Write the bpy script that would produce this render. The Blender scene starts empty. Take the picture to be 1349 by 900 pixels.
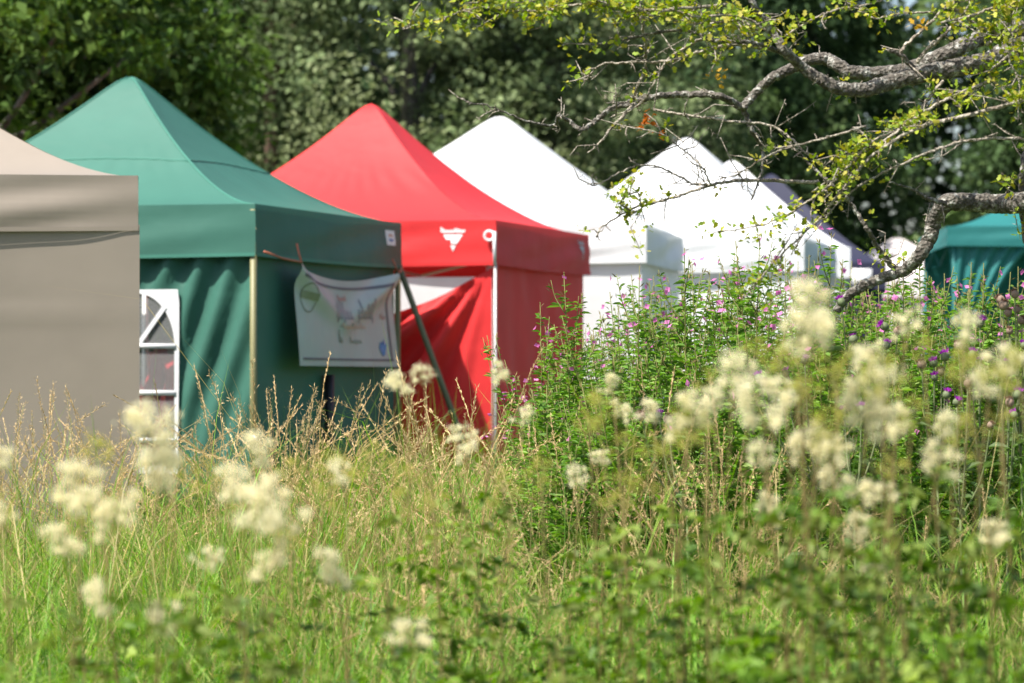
import bpy, math, random
import numpy as np
from mathutils import Vector, Matrix

random.seed(7)
RNG = np.random.default_rng(7)
PI = math.pi
S = bpy.context.scene
COL = S.collection

# ------------------------------------------------------------------ camera
F = 3940.0          # focal length in photo pixels (105 mm on 36 mm)
HC = 1.40           # eye height
YH = 458.0          # horizon row
CX = 674.5
cam = bpy.data.cameras.new('camera')
cam.sensor_width = 36.0
cam.lens = F / 1349.0 * 36.0
cam.clip_start = 0.1
cam.clip_end = 3000
cam.dof.use_dof = True
cam.dof.focus_distance = 12.0
cam.dof.aperture_fstop = 3.5
cam.dof.aperture_blades = 9
camo = bpy.data.objects.new('camera', cam)
COL.objects.link(camo)
camo.location = (0, 0, HC)
camo.rotation_euler = (PI / 2 + 8.0 / F, 0, 0)
S.camera = camo

# ------------------------------------------------------------------ world, sun, exposure
SUN_EL = math.radians(58)
SUN_H = Vector((-0.79, -0.61)).normalized()
w = bpy.data.worlds.new('World')
S.world = w
w.use_nodes = True
nt = w.node_tree
nt.nodes.clear()
sky = nt.nodes.new('ShaderNodeTexSky')
sky.sky_type = 'NISHITA'
sky.sun_disc = False
sky.sun_elevation = SUN_EL
sky.sun_rotation = math.atan2(SUN_H.x, SUN_H.y) % (2 * PI)
sky.air_density = 1.0
sky.dust_density = 2.5
bg = nt.nodes.new('ShaderNodeBackground')
bg.inputs['Strength'].default_value = 0.10
wo = nt.nodes.new('ShaderNodeOutputWorld')
nt.links.new(sky.outputs[0], bg.inputs['Color'])
nt.links.new(bg.outputs[0], wo.inputs['Surface'])

sl = bpy.data.lights.new('sun', 'SUN')
sl.energy = 4.6
sl.angle = math.radians(0.53)
sl.color = (1.0, 0.955, 0.88)
so = bpy.data.objects.new('sun', sl)
COL.objects.link(so)
sd = Vector((SUN_H.x * math.cos(SUN_EL), SUN_H.y * math.cos(SUN_EL), math.sin(SUN_EL)))
so.rotation_euler = (-sd).to_track_quat('-Z', 'Y').to_euler()
so.location = (-20, -5, 30)

S.view_settings.view_transform = 'Standard'
S.view_settings.look = 'None'
S.view_settings.exposure = 1.1
S.view_settings.gamma = 1.0
S.view_settings.use_curve_mapping = False
S.render.engine = 'CYCLES'
try:
    S.cycles.use_denoising = True
    S.cycles.max_bounces = 6
    S.cycles.diffuse_bounces = 3
    S.cycles.glossy_bounces = 2
    S.cycles.transmission_bounces = 4
    S.cycles.transparent_max_bounces = 12
    S.cycles.sample_clamp_indirect = 8
except Exception:
    pass


def P(px, py, d):
    """photo pixel + distance along the view axis -> world point"""
    return np.array([(px - CX) / F * d, d, HC + (YH - py) / F * d])


def X(px, d):
    return (px - CX) / F * d


# ------------------------------------------------------------------ materials
def new_mat(name):
    m = bpy.data.materials.new(name)
    m.use_nodes = True
    n = m.node_tree
    n.nodes.clear()
    out = n.nodes.new('ShaderNodeOutputMaterial')
    return m, n, out


def leaf_mat(name, tint=(1, 1, 1), trans=0.4, rough=0.55, spec=0.25):
    """colour from the mesh attribute 'Col' x tint; diffuse/gloss + translucency"""
    m, n, out = new_mat(name)
    at = n.nodes.new('ShaderNodeAttribute')
    at.attribute_name = 'Col'
    mx = n.nodes.new('ShaderNodeMix')
    mx.data_type = 'RGBA'
    mx.blend_type = 'MULTIPLY'
    mx.inputs[0].default_value = 1.0
    n.links.new(at.outputs['Color'], mx.inputs[6])
    mx.inputs[7].default_value = (*tint, 1)
    p = n.nodes.new('ShaderNodeBsdfPrincipled')
    p.inputs['Roughness'].default_value = rough
    p.inputs['Specular IOR Level'].default_value = spec
    n.links.new(mx.outputs[2], p.inputs['Base Color'])
    t = n.nodes.new('ShaderNodeBsdfTranslucent')
    br = n.nodes.new('ShaderNodeHueSaturation')
    br.inputs['Saturation'].default_value = 1.15
    br.inputs['Value'].default_value = 1.12
    n.links.new(mx.outputs[2], br.inputs['Color'])
    n.links.new(br.outputs[0], t.inputs['Color'])
    ms = n.nodes.new('ShaderNodeMixShader')
    ms.inputs[0].default_value = trans
    n.links.new(p.outputs[0], ms.inputs[1])
    n.links.new(t.outputs[0], ms.inputs[2])
    n.links.new(ms.outputs[0], out.inputs['Surface'])
    return m


def fabric_mat(name, col, trans=0.22, rough=0.6, dirt=0.06, sheen=0.0, bump=0.25):
    m, n, out = new_mat(name)
    tc = n.nodes.new('ShaderNodeTexCoord')
    ns = n.nodes.new('ShaderNodeTexNoise')
    ns.inputs['Scale'].default_value = 2.3
    ns.inputs['Detail'].default_value = 6
    n.links.new(tc.outputs['Object'], ns.inputs['Vector'])
    rp = n.nodes.new('ShaderNodeMapRange')
    rp.inputs[1].default_value = 0.3
    rp.inputs[2].default_value = 0.7
    rp.inputs[3].default_value = 1 - dirt
    rp.inputs[4].default_value = 1 + dirt
    n.links.new(ns.outputs[0], rp.inputs[0])
    hs = n.nodes.new('ShaderNodeHueSaturation')
    hs.inputs['Color'].default_value = (*col, 1)
    n.links.new(rp.outputs[0], hs.inputs['Value'])
    p = n.nodes.new('ShaderNodeBsdfPrincipled')
    p.inputs['Roughness'].default_value = rough
    p.inputs['Specular IOR Level'].default_value = 0.35
    n.links.new(hs.outputs[0], p.inputs['Base Color'])
    # crumple relief: broad creases + weave
    n2 = n.nodes.new('ShaderNodeTexNoise')
    n2.inputs['Scale'].default_value = 3.2
    n2.inputs['Detail'].default_value = 2
    n2.inputs['Distortion'].default_value = 0.3
    mp = n.nodes.new('ShaderNodeMapping')
    mp.inputs['Scale'].default_value = (1.0, 1.0, 1.2)
    n.links.new(tc.outputs['Object'], mp.inputs['Vector'])
    n.links.new(mp.outputs[0], n2.inputs['Vector'])
    b = n.nodes.new('ShaderNodeBump')
    b.inputs['Strength'].default_value = bump
    b.inputs['Distance'].default_value = 0.03
    n.links.new(n2.outputs[0], b.inputs['Height'])
    n.links.new(b.outputs[0], p.inputs['Normal'])
    t = n.nodes.new('ShaderNodeBsdfTranslucent')
    n.links.new(hs.outputs[0], t.inputs['Color'])
    ms = n.nodes.new('ShaderNodeMixShader')
    ms.inputs[0].default_value = trans
    n.links.new(p.outputs[0], ms.inputs[1])
    n.links.new(t.outputs[0], ms.inputs[2])
    n.links.new(ms.outputs[0], out.inputs['Surface'])
    return m


def plain_mat(name, col, rough=0.5, metal=0.0, noise=0.08, scale=30):
    m, n, out = new_mat(name)
    p = n.nodes.new('ShaderNodeBsdfPrincipled')
    p.inputs['Roughness'].default_value = rough
    p.inputs['Metallic'].default_value = metal
    tc = n.nodes.new('ShaderNodeTexCoord')
    ns = n.nodes.new('ShaderNodeTexNoise')
    ns.inputs['Scale'].default_value = scale
    ns.inputs['Detail'].default_value = 4
    n.links.new(tc.outputs['Object'], ns.inputs['Vector'])
    rp = n.nodes.new('ShaderNodeMapRange')
    rp.inputs[3].default_value = 1 - noise * 2
    rp.inputs[4].default_value = 1 + noise * 2
    n.links.new(ns.outputs[0], rp.inputs[0])
    hs = n.nodes.new('ShaderNodeHueSaturation')
    hs.inputs['Color'].default_value = (*col, 1)
    n.links.new(rp.outputs[0], hs.inputs['Value'])
    n.links.new(hs.outputs[0], p.inputs['Base Color'])
    n.links.new(p.outputs[0], out.inputs['Surface'])
    return m


def bark_mat(name, c1, c2, c3, scale=22):
    m, n, out = new_mat(name)
    tc = n.nodes.new('ShaderNodeTexCoord')
    ns = n.nodes.new('ShaderNodeTexNoise')
    ns.inputs['Scale'].default_value = scale
    ns.inputs['Detail'].default_value = 8
    ns.inputs['Roughness'].default_value = 0.7
    n.links.new(tc.outputs['Object'], ns.inputs['Vector'])
    cr = n.nodes.new('ShaderNodeValToRGB')
    e = cr.color_ramp.elements
    e[0].position = 0.34
    e[0].color = (*c1, 1)
    e[1].position = 0.68
    e[1].color = (*c3, 1)
    k = e.new(0.52)
    k.color = (*c2, 1)
    n.links.new(ns.outputs[0], cr.inputs[0])
    vo = n.nodes.new('ShaderNodeTexVoronoi')
    vo.inputs['Scale'].default_value = scale * 2.2
    n.links.new(tc.outputs['Object'], vo.inputs['Vector'])
    ad = n.nodes.new('ShaderNodeMath')
    ad.operation = 'ADD'
    n.links.new(ns.outputs[0], ad.inputs[0])
    n.links.new(vo.outputs[0], ad.inputs[1])
    b = n.nodes.new('ShaderNodeBump')
    b.inputs['Strength'].default_value = 0.9
    b.inputs['Distance'].default_value = 0.012
    n.links.new(ad.outputs[0], b.inputs['Height'])
    p = n.nodes.new('ShaderNodeBsdfPrincipled')
    p.inputs['Roughness'].default_value = 0.85
    n.links.new(cr.outputs[0], p.inputs['Base Color'])
    n.links.new(b.outputs[0], p.inputs['Normal'])
    n.links.new(p.outputs[0], out.inputs['Surface'])
    return m


def ground_mat():
    m, n, out = new_mat('meadow_soil')
    tc = n.nodes.new('ShaderNodeTexCoord')
    ns = n.nodes.new('ShaderNodeTexNoise')
    ns.inputs['Scale'].default_value = 1.7
    ns.inputs['Detail'].default_value = 10
    n.links.new(tc.outputs['Object'], ns.inputs['Vector'])
    cr = n.nodes.new('ShaderNodeValToRGB')
    e = cr.color_ramp.elements
    e[0].position = 0.35
    e[0].color = (0.045, 0.06, 0.018, 1)
    e[1].position = 0.7
    e[1].color = (0.09, 0.13, 0.03, 1)
    n.links.new(ns.outputs[0], cr.inputs[0])
    p = n.nodes.new('ShaderNodeBsdfPrincipled')
    p.inputs['Roughness'].default_value = 0.95
    n.links.new(cr.outputs[0], p.inputs['Base Color'])
    b = n.nodes.new('ShaderNodeBump')
    b.inputs['Strength'].default_value = 0.8
    b.inputs['Distance'].default_value = 0.05
    n2 = n.nodes.new('ShaderNodeTexNoise')
    n2.inputs['Scale'].default_value = 14
    n2.inputs['Detail'].default_value = 8
    n.links.new(tc.outputs['Object'], n2.inputs['Vector'])
    n.links.new(n2.outputs[0], b.inputs['Height'])
    n.links.new(b.outputs[0], p.inputs['Normal'])
    n.links.new(p.outputs[0], out.inputs['Surface'])
    return m


def clear_mat():
    m, n, out = new_mat('clear_window_film')
    g = n.nodes.new('ShaderNodeBsdfPrincipled')
    g.inputs['Base Color'].default_value = (0.9, 0.92, 0.92, 1)
    g.inputs['Roughness'].default_value = 0.15
    t = n.nodes.new('ShaderNodeBsdfTransparent')
    t.inputs['Color'].default_value = (0.95, 0.96, 0.96, 1)
    ms = n.nodes.new('ShaderNodeMixShader')
    ms.inputs[0].default_value = 0.84
    n.links.new(g.outputs[0], ms.inputs[1])
    n.links.new(t.outputs[0], ms.inputs[2])
    n.links.new(ms.outputs[0], out.inputs['Surface'])
    return m


M = {}
M['leaf'] = leaf_mat('leaf_green')
M['far_leaf'] = leaf_mat('woodland_leaf', trans=0.3, rough=0.65, spec=0.12)
M['grass'] = leaf_mat('grass_blade', trans=0.45, rough=0.5, spec=0.3)
M['dry'] = leaf_mat('dry_grass', trans=0.35, rough=0.7, spec=0.15)
M['petal'] = leaf_mat('flower_petal', trans=0.45, rough=0.7, spec=0.1)
M['stem'] = leaf_mat('plant_stem', trans=0.1, rough=0.6, spec=0.2)
M['beige'] = fabric_mat('beige_polyester', (0.285, 0.242, 0.195), trans=0.12, rough=.45, bump=.07)
M['green'] = fabric_mat('green_polyester', (0.042, 0.145, 0.108), trans=0.12, rough=0.6)
M['red'] = fabric_mat('red_polyester', (0.66, 0.032, 0.034), trans=0.16, rough=0.55)
M['white'] = fabric_mat('white_polyester', (0.74, 0.75, 0.76), trans=0.2)
M['navy'] = fabric_mat('navy_polyester', (0.018, 0.02, 0.045), trans=0.08)
M['pink'] = fabric_mat('pale_canvas', (0.72, 0.66, 0.66), trans=0.2)
M['teal'] = fabric_mat('teal_polyester', (0.018, 0.155, 0.15), trans=0.15)
M['banner'] = fabric_mat('banner_vinyl', (0.44, 0.49, 0.46), trans=0.12, rough=0.35)
M['banner_edge'] = plain_mat('banner_border_ink', (0.09, 0.10, 0.11), 0.5)
M['ink'] = plain_mat('dark_ink', (0.13, 0.16, 0.20), 0.5)
M['ink_red'] = plain_mat('faded_red_ink', (0.48, 0.25, 0.22), 0.5)
M['ink_orange'] = plain_mat('faded_orange_ink', (0.55, 0.36, 0.28), 0.5)
M['ink_olive'] = plain_mat('olive_ink', (0.20, 0.23, 0.16), 0.5)
M['ink_blue'] = plain_mat('blue_ink', (0.03, 0.19, 0.42), 0.5)
M['white_print'] = plain_mat('white_print', (0.75, 0.74, 0.74), 0.6)
M['white_print_shaded'] = plain_mat('white_print_shaded', (0.45, 0.44, 0.46), 0.6)  # the same white print with the shade of the right-hand valance in its colour
M['trim'] = fabric_mat('white_trim', (0.78, 0.79, 0.8), trans=0.1)
M['clear'] = clear_mat()
M['alu'] = plain_mat('pale_metal_tube', (0.55, 0.54, 0.52), 0.4, 0.3)
M['olive_pole'] = plain_mat('olive_painted_tube', (0.20, 0.19, 0.085), 0.5)
M['black'] = plain_mat('black_tube', (0.012, 0.012, 0.013), 0.5)
M['cord'] = plain_mat('orange_cord', (0.45, 0.13, 0.07), 0.7)
M['strap'] = plain_mat('olive_webbing', (0.12, 0.13, 0.07), 0.8)
M['seam_green'] = fabric_mat('green_seam', (0.05, 0.19, 0.14), trans=0.05)
M['bark'] = bark_mat('hawthorn_bark', (0.03, 0.024, 0.018), (0.12, 0.105, 0.085), (0.50, 0.50, 0.45), 34)
M['twig'] = bark_mat('twig_bark', (0.13, 0.10, 0.075), (0.32, 0.28, 0.22), (0.50, 0.46, 0.38), 40)
M['pine_bark'] = bark_mat('pine_bark', (0.05, 0.03, 0.02), (0.13, 0.08, 0.055), (0.22, 0.15, 0.11), 6)
M['dark_bark'] = bark_mat('woodland_bark', (0.03, 0.025, 0.02), (0.11, 0.095, 0.08), (0.22, 0.19, 0.17), 6)
M['ground'] = ground_mat()
M['skin'] = plain_mat('skin', (0.45, 0.25, 0.18), 0.5)
M['redcloth'] = plain_mat('red_knit', (0.62, 0.03, 0.05), 0.9)
M['darkcloth'] = plain_mat('dark_cloth', (0.02, 0.022, 0.035), 0.9)
M['hair'] = plain_mat('grey_brown_hair', (0.12, 0.085, 0.06), 0.7)
M['thistle_green'] = plain_mat('thistle_bract', (0.12, 0.15, 0.07), 0.7, noise=0.2)
M['thistle_brown'] = plain_mat('spent_bract', (0.22, 0.15, 0.11), 0.8, noise=0.2)


# ------------------------------------------------------------------ mesh helpers
def build_mesh(name, V, polys, mats, col=None, smooth=False, midx=None):
    """V (n,3); polys list of (m,k) int arrays; col (n,3) vertex colours"""
    V = np.asarray(V, dtype=np.float32)
    polys = [np.asarray(p, dtype=np.int32) for p in polys if len(p)]
    me = bpy.data.meshes.new(name)
    nl = sum(p.size for p in polys)
    npoly = sum(len(p) for p in polys)
    me.vertices.add(len(V))
    me.vertices.foreach_set('co', V.ravel())
    me.loops.add(nl)
    me.polygons.add(npoly)
    me.loops.foreach_set('vertex_index', np.concatenate([p.ravel() for p in polys]))
    starts, tot, s = [], [], 0
    for p in polys:
        k = p.shape[1]
        starts.append(np.arange(len(p), dtype=np.int32) * k + s)
        tot.append(np.full(len(p), k, dtype=np.int32))
        s += p.size
    me.polygons.foreach_set('loop_start', np.concatenate(starts))
    me.polygons.foreach_set('loop_total', np.concatenate(tot))
    if smooth:
        me.polygons.foreach_set('use_smooth', np.ones(npoly, dtype=bool))
    if midx is not None:
        me.polygons.foreach_set('material_index', np.asarray(midx, dtype=np.int32))
    if not isinstance(mats, (list, tuple)):
        mats = [mats]
    for m in mats:
        me.materials.append(m)
    if col is not None:
        a = me.color_attributes.new('Col', 'FLOAT_COLOR', 'POINT')
        c4 = np.ones((len(V), 4), dtype=np.float32)
        c4[:, :3] = col
        a.data.foreach_set('color', c4.ravel())
    me.update()
    me.validate()
    return me


def obj(name, me, parent=None, loc=None, rot=None, scale=None, kind=None):
    o = bpy.data.objects.new(name, me)
    COL.objects.link(o)
    if parent is not None:
        o.parent = parent
    if loc is not None:
        o.location = [float(v) for v in loc]
    if rot is not None:
        o.rotation_euler = rot
    if scale is not None:
        o.scale = (scale,) * 3 if np.isscalar(scale) else scale
    if kind:
        o['kind'] = kind
    return o


def tag(o, label, cat, group=None):
    o['label'] = label
    o['category'] = cat
    if group:
        o['group'] = group
    return o


def thing(name, label, cat, loc=(0, 0, 0), rz=0, group=None):
    return tag(obj(name, None, None, loc, (0, 0, rz)), label, cat, group)


class MB:
    """collects vertices, faces and vertex colours"""
    def __init__(s):
        s.V, s.P, s.C, s.n = [], [], [], 0

    def add(s, V, polys, col=None):
        V = np.asarray(V, dtype=np.float64)
        for p in polys:
            s.P.append(np.asarray(p, dtype=np.int64) + s.n)
        s.V.append(V)
        c = np.zeros((len(V), 3))
        c[:] = (0.5, 0.5, 0.5) if col is None else col
        s.C.append(c)
        s.n += len(V)

    def mesh(s, name, mats, smooth=False, use_col=True):
        by = {}
        for p in s.P:
            by.setdefault(p.shape[1], []).append(p)
        polys = [np.concatenate(v) for v in by.values()]
        return build_mesh(name, np.concatenate(s.V), polys, mats,
                          np.concatenate(s.C) if use_col else None, smooth)


def unit(v):
    v = np.asarray(v, dtype=np.float64)
    return v / np.maximum(np.linalg.norm(v, axis=-1, keepdims=True), 1e-9)


def tube(path, rad, k=6, caps=True):
    path = np.asarray(path, dtype=np.float64)
    n = len(path)
    rad = np.broadcast_to(np.asarray(rad, dtype=np.float64), (n,))
    t = unit(np.gradient(path, axis=0))
    ref = np.array([0.31, 0.17, 0.93])
    if abs(np.dot(t[0], ref)) > 0.9:
        ref = np.array([0.9, 0.3, 0.1])
    a = unit(np.cross(t[0], ref))
    V = np.zeros((n, k, 3))
    ang = np.arange(k) / k * 2 * PI
    for i in range(n):
        a = unit(a - np.dot(a, t[i]) * t[i])
        b = np.cross(t[i], a)
        V[i] = path[i] + rad[i] * (np.cos(ang)[:, None] * a + np.sin(ang)[:, None] * b)
    V = V.reshape(-1, 3)
    i = np.arange(n - 1)[:, None] * k
    j = np.arange(k)[None, :]
    j2 = (j + 1) % k
    Q = np.stack([i + j, i + j2, i + k + j2, i + k + j], -1).reshape(-1, 4)
    polys = [Q]
    if caps:
        polys += [np.arange(k)[None, ::-1], (np.arange(k) + (n - 1) * k)[None, :]]
    return V, polys


def diamonds(pos, dirv, nrm, L, W, fold=0.25):
    """leaf-like 4-gons; pos = base (n,3)"""
    pos = np.asarray(pos, dtype=np.float64)
    d = unit(dirv)
    s = unit(np.cross(d, nrm))
    nn = np.cross(s, d)
    L = np.asarray(L)[..., None] * np.ones((len(pos), 1))
    W = np.asarray(W)[..., None] * np.ones((len(pos), 1))
    mid = pos + d * L * 0.45
    V = np.stack([pos, mid + s * W * 0.5 + nn * W * fold, pos + d * L - nn * L * 0.06,
                  mid - s * W * 0.5 + nn * W * fold], 1).reshape(-1, 3)
    Q = np.arange(len(pos) * 4).reshape(-1, 4)
    return V, [Q]


def rdir(n, rng=None):
    rng = rng or RNG
    return unit(rng.normal(size=(n, 3)))


def grid(fn, nu, nv):
    u = np.linspace(0, 1, nu + 1)
    v = np.linspace(0, 1, nv + 1)
    U, W = np.meshgrid(u, v, indexing='ij')
    V = fn(U.ravel(), W.ravel())
    i = np.arange(nu)[:, None] * (nv + 1)
    j = np.arange(nv)[None, :]
    Q = np.stack([i + j, i + nv + 1 + j, i + nv + 2 + j, i + j + 1], -1).reshape(-1, 4)
    return V, [Q]


def box(c, s):
    c = np.array(c, float)
    h = np.array(s, float) / 2
    V = np.array([[x, y, z] for x in (-1, 1) for y in (-1, 1) for z in (-1, 1)]) * h + c
    Q = [[0, 1, 3, 2], [4, 6, 7, 5], [0, 4, 5, 1], [2, 3, 7, 6], [0, 2, 6, 4], [1, 5, 7, 3]]
    return V, [np.array(Q)]


def catmull(pts, m=6):
    p = np.asarray(pts, dtype=np.float64)
    p = np.vstack([2 * p[0] - p[1], p, 2 * p[-1] - p[-2]])
    out = []
    for i in range(1, len(p) - 2):
        for t in np.arange(m) / m:
            out.append(0.5 * ((2 * p[i]) + (-p[i - 1] + p[i + 1]) * t
                              + (2 * p[i - 1] - 5 * p[i] + 4 * p[i + 1] - p[i + 2]) * t ** 2
                              + (-p[i - 1] + 3 * p[i] - 3 * p[i + 1] + p[i + 2]) * t ** 3))
    out.append(p[-2])
    return np.array(out)


def wav(x, y, seed, oct=4, f=1.0):
    """smooth pseudo noise from summed sines"""
    r = np.random.default_rng(seed)
    v = 0
    for i in range(oct * 3):
        k = f * (1.5 ** (i / 2))
        a = r.uniform(0, 2 * PI)
        v = v + np.sin(k * (np.cos(a) * x + np.sin(a) * y) + r.uniform(0, 6.28)) / (1 + i * 0.6)
    return v / 3.0


# ------------------------------------------------------------------ ground
def ground_z(x, y):
    return 0.05 * wav(np.asarray(x, float), np.asarray(y, float), 3, 2, 0.35)


def gfn(u, v):
    # finer near, out to the horizon
    x = np.sign(u - .5) * (np.abs(u - .5) * 2) ** 3 * 600
    y = -60 + (v ** 3) * 1500
    far = np.clip((np.hypot(x, y - 12) - 30) / 30, 0, 1)
    return np.stack([x, y, ground_z(x, y) * (1 - far)], -1)


V, Pq = grid(gfn, 90, 110)
g = obj('ground', build_mesh('ground', V, Pq, M['ground'], smooth=True))
g['kind'] = 'structure'


def gz(x, y):
    far = max(0.0, min(1.0, (math.hypot(x, y - 12) - 30) / 30))
    return float(ground_z(x, y)) * (1 - far)


# ------------------------------------------------------------------ tents
def panel_fn(hx, hy, He, Hp, p, sag, seed, wr):
    def fn(u, v):
        uu = u * 2 - 1
        k = np.maximum(1 - v, 0.0004)
        x = uu * hx * k
        y = -hy * k
        z = He + (Hp - He) * v ** p
        z = z - sag * (1 - uu ** 2) * np.sin(PI * v) * (1 - 0.4 * v)
        # soft wrinkles near the cross seam and near the corners
        z = z + wr * 0.0025 * np.sin(34 * uu + 6 * wav(uu, v, seed, 2, 3)) * np.exp(-((v - 0.5) / 0.09) ** 2)
        z = z + wr * 0.003 * wav(uu * 3, v * 5, seed + 1, 3, 1.6) * np.sin(PI * np.clip(v, 0, 1))
        z = z - 0.045 * np.exp(-(1 - v) / 0.03)
        return np.stack([x, y, z], -1)
    return fn


def rotz(V, k):
    c, s = [(1, 0), (0, 1), (-1, 0), (0, -1)][k]
    out = V.copy()
    out[:, 0] = V[:, 0] * c - V[:, 1] * s
    out[:, 1] = V[:, 0] * s + V[:, 1] * c
    return out


VF = {}


def tent(name, label, C, theta, a, b, He, Hp, val, mat, walls=(0, 1, 2, 3), p=1.6, sag=0.03, wr=1.0,
         leg=None, wallfn=None, seam=None, group=None, leg_in=.06):
    """C = ground point of the corner between the two faces in view; side 0 faces the meadow, side 1 the right"""
    th = math.radians(theta)
    Bd = np.array([math.sin(th), math.cos(th)])
    Ad = np.array([-math.cos(th), math.sin(th)])
    ctr = np.array(C) + Bd * b / 2 + Ad * a / 2
    t = thing(name, label, 'tent', (ctr[0], ctr[1], gz(*ctr)), -th, group)
    leg = leg or M['alu']
    for k in range(4):
        hx, hy = (a / 2, b / 2) if k % 2 == 0 else (b / 2, a / 2)
        V, Q = grid(panel_fn(hx, hy, He, Hp, p, sag, 11 * k + len(name), wr), 48, 36)
        rp = obj('roof_panel', build_mesh(name + '_roof', rotz(V, k), Q, mat, smooth=True), t)
        # valance with a hem
        sd_ = 5 * k + len(name)

        def vf(u, v, hx=hx, hy=hy, sd_=sd_):
            uu = u * 2 - 1
            z = He - v * val - 0.012 * np.sin(PI * u) * v
            off = 0.014 + 0.016 * v + wr * v * 0.012 * wav(uu * 4, v * 2, sd_, 3, 1.2) \
                + wr * 0.012 * np.sin(v * 7 + 5 * uu) * np.sin(PI * v) * (0.3 + np.abs(wav(uu * 2, 0 * v, sd_ + 2, 2)))
            off = off * (0.35 + 0.65 * np.sin(PI * np.clip(u, 0.02, .98)) ** 0.4)
            return np.stack([uu * (hx + 0.012), -hy - off, z + 0.004 * (1 - v)], -1)
        VF[(name, k)] = (vf, hx, He, val)
        V, Q = grid(vf, 40, 10)
        vo = obj('valance', build_mesh(name + '_valance', rotz(V, k), Q, mat, smooth=True), t)

        def hf(u, v):
            q = vf(u, np.ones_like(v))
            q[:, 2] += (v - .5) * 0.022
            q[:, 1] -= 0.004
            return q
        V, Q = grid(hf, 40, 2)
        obj('hem', build_mesh(name + '_hem', rotz(V, k), Q, seam or mat, smooth=True), vo)
        # truss bar under the eave
        mb = MB()
        for sgn in (-1, 1):
            mb.add(*tube([(-hx * .96, -hy * .955, He - .02 - .3 * (sgn > 0)), (0, -hy * .955, He - .02 - .3 * (sgn < 0))], .012, 5))
            mb.add(*tube([(hx * .96, -hy * .955, He - .02 - .3 * (sgn > 0)), (0, -hy * .955, He - .02 - .3 * (sgn < 0))], .012, 5))
        me = mb.mesh('truss', leg, use_col=False)
        me.vertices.foreach_set('co', rotz(np.concatenate(mb.V), k).astype(np.float32).ravel())
        obj('truss', me, t)
        if k in walls:
            fn = (wallfn or {}).get(k)
            if fn is None:
                def fn(u, v, hx=hx, hy=hy, k=k):
                    x = (u * 2 - 1) * (hx - 0.035)
                    z = 0.01 + v * (He - 0.05)
                    s3 = 17 * k + len(name)
                    f = 0.022 * wr * (wav(x * 2.2 + 0.5 * z, z * 0.35, s3, 3, 1.3)) + 0.008 * wr * wav(x * 5, z * 4, s3 + 4, 3, 1)
                    f = f * np.sin(PI * np.clip(u, .03, .97)) ** .5
                    return np.stack([x, -hy + 0.03 + f, z], -1)
            V, Q = grid(fn, 110 if name in ('green_tent', 'red_tent') and k == 0 else 64, 40)
            obj('wall', build_mesh(name + '_wall', rotz(V, k), Q, mat, smooth=True), t)
    for sx in (-1, 1):
        for sy in (-1, 1):
            mb = MB()
            x, y = sx * (a / 2 - leg_in), sy * (b / 2 - leg_in)
            mb.add(*box((x, y, (He - .03) / 2), (.034, .034, He - .03)))
            mb.add(*box((x, y, .008), (.1, .1, .016)))
            obj('leg', mb.mesh('leg', leg, use_col=False), t)
    mb = MB()
    mb.add(*tube([(0, 0, He - .2), (0, 0, Hp - .13)], .02, 8))
    obj('centre_pole', mb.mesh('centre_pole', leg, use_col=False), t)
    if seam:
        for k in range(4):
            hx, hy = (a / 2, b / 2) if k % 2 == 0 else (b / 2, a / 2)
            v = np.linspace(0, .99, 30)
            pts = np.stack([hx * (1 - v), -hy * (1 - v), He + (Hp - He) * v ** p - .045 * np.exp(-(1 - v) / .03)], -1)
            V, Q = tube(pts, .008, 5)
            obj('ridge_seam', build_mesh('ridge_seam', rotz(V, k), Q, seam, smooth=True), t)
            f = panel_fn(hx, hy, He, Hp, p, sag, 11 * k + len(name), wr)
            u = np.linspace(0, 1, 30)
            pts = f(u, .5 + .05 * (1 - (2 * u - 1) ** 2))
            pts[:, 2] += .002
            V, Q = tube(pts, .006, 5)
            obj('cross_seam', build_mesh('cross_seam', rotz(V, k), Q, seam, smooth=True), t)
    return t


# beige
def beige_wall(u, v):
    x = (u * 2 - 1) * 1.468
    z = 0.01 + v * 2.012
    f = 0.010 * wav(x * 1.5, z * 1.2, 8, 3, 1.3) + .018 * np.exp(-((z - 1.9) / .12) ** 2) * np.abs(wav(x * 3, z, 2, 2)) \
        - .006 * (np.abs(((z * 1.6) % 1) - .5) < .03)
    return np.stack([x, -1.462 + f * np.sin(PI * np.clip(u, .03, .97)) ** .5, z], -1)


t_beige = tent('beige_tent', 'beige pop-up tent with a plain closed side wall beside the green tent',
               (X(179, 15.0), 15.0), -8.6, 2.9, 2.9, 2.264, 3.25, 0.262, M['beige'], walls=(0, 1, 3), p=1.64, wr=2.0,
               wallfn={0: beige_wall})

# green
GA, GB = 2.9, 2.98
GHe = 2.30
WX1 = GA / 2 - .505          # window panel right edge in tent coordinates
WX0 = WX1 - .56
WZ0, WZ1 = 0.62, 1.775


def green_wall(u, v):
    x = (u * 2 - 1) * (GA / 2 - .03)
    z = .01 + v * (GHe - .05)
    out = np.clip((x - WX1) / .04, 0, 1) + np.clip((WX0 - x) / .1, 0, 1) + np.clip((z - WZ1) / .1, 0, 1) + np.clip((WZ0 - z) / .1, 0, 1)
    out = np.clip(out, 0, 1)
    f = .036 * np.sin(31 * (x - .36 * z) + 2.6 * wav(x * 1.4, z, 5, 2, 1.3)) * np.clip((z - .2) / 1.2, .3, 1) \
        + .022 * wav(x * 3 + z * 1.3, z * .8, 9, 3, 1.6)
    return np.stack([x, -GB / 2 + .035 + f * out * np.sin(PI * np.clip(u, .012, .988)) ** .2, z], -1)


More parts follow.
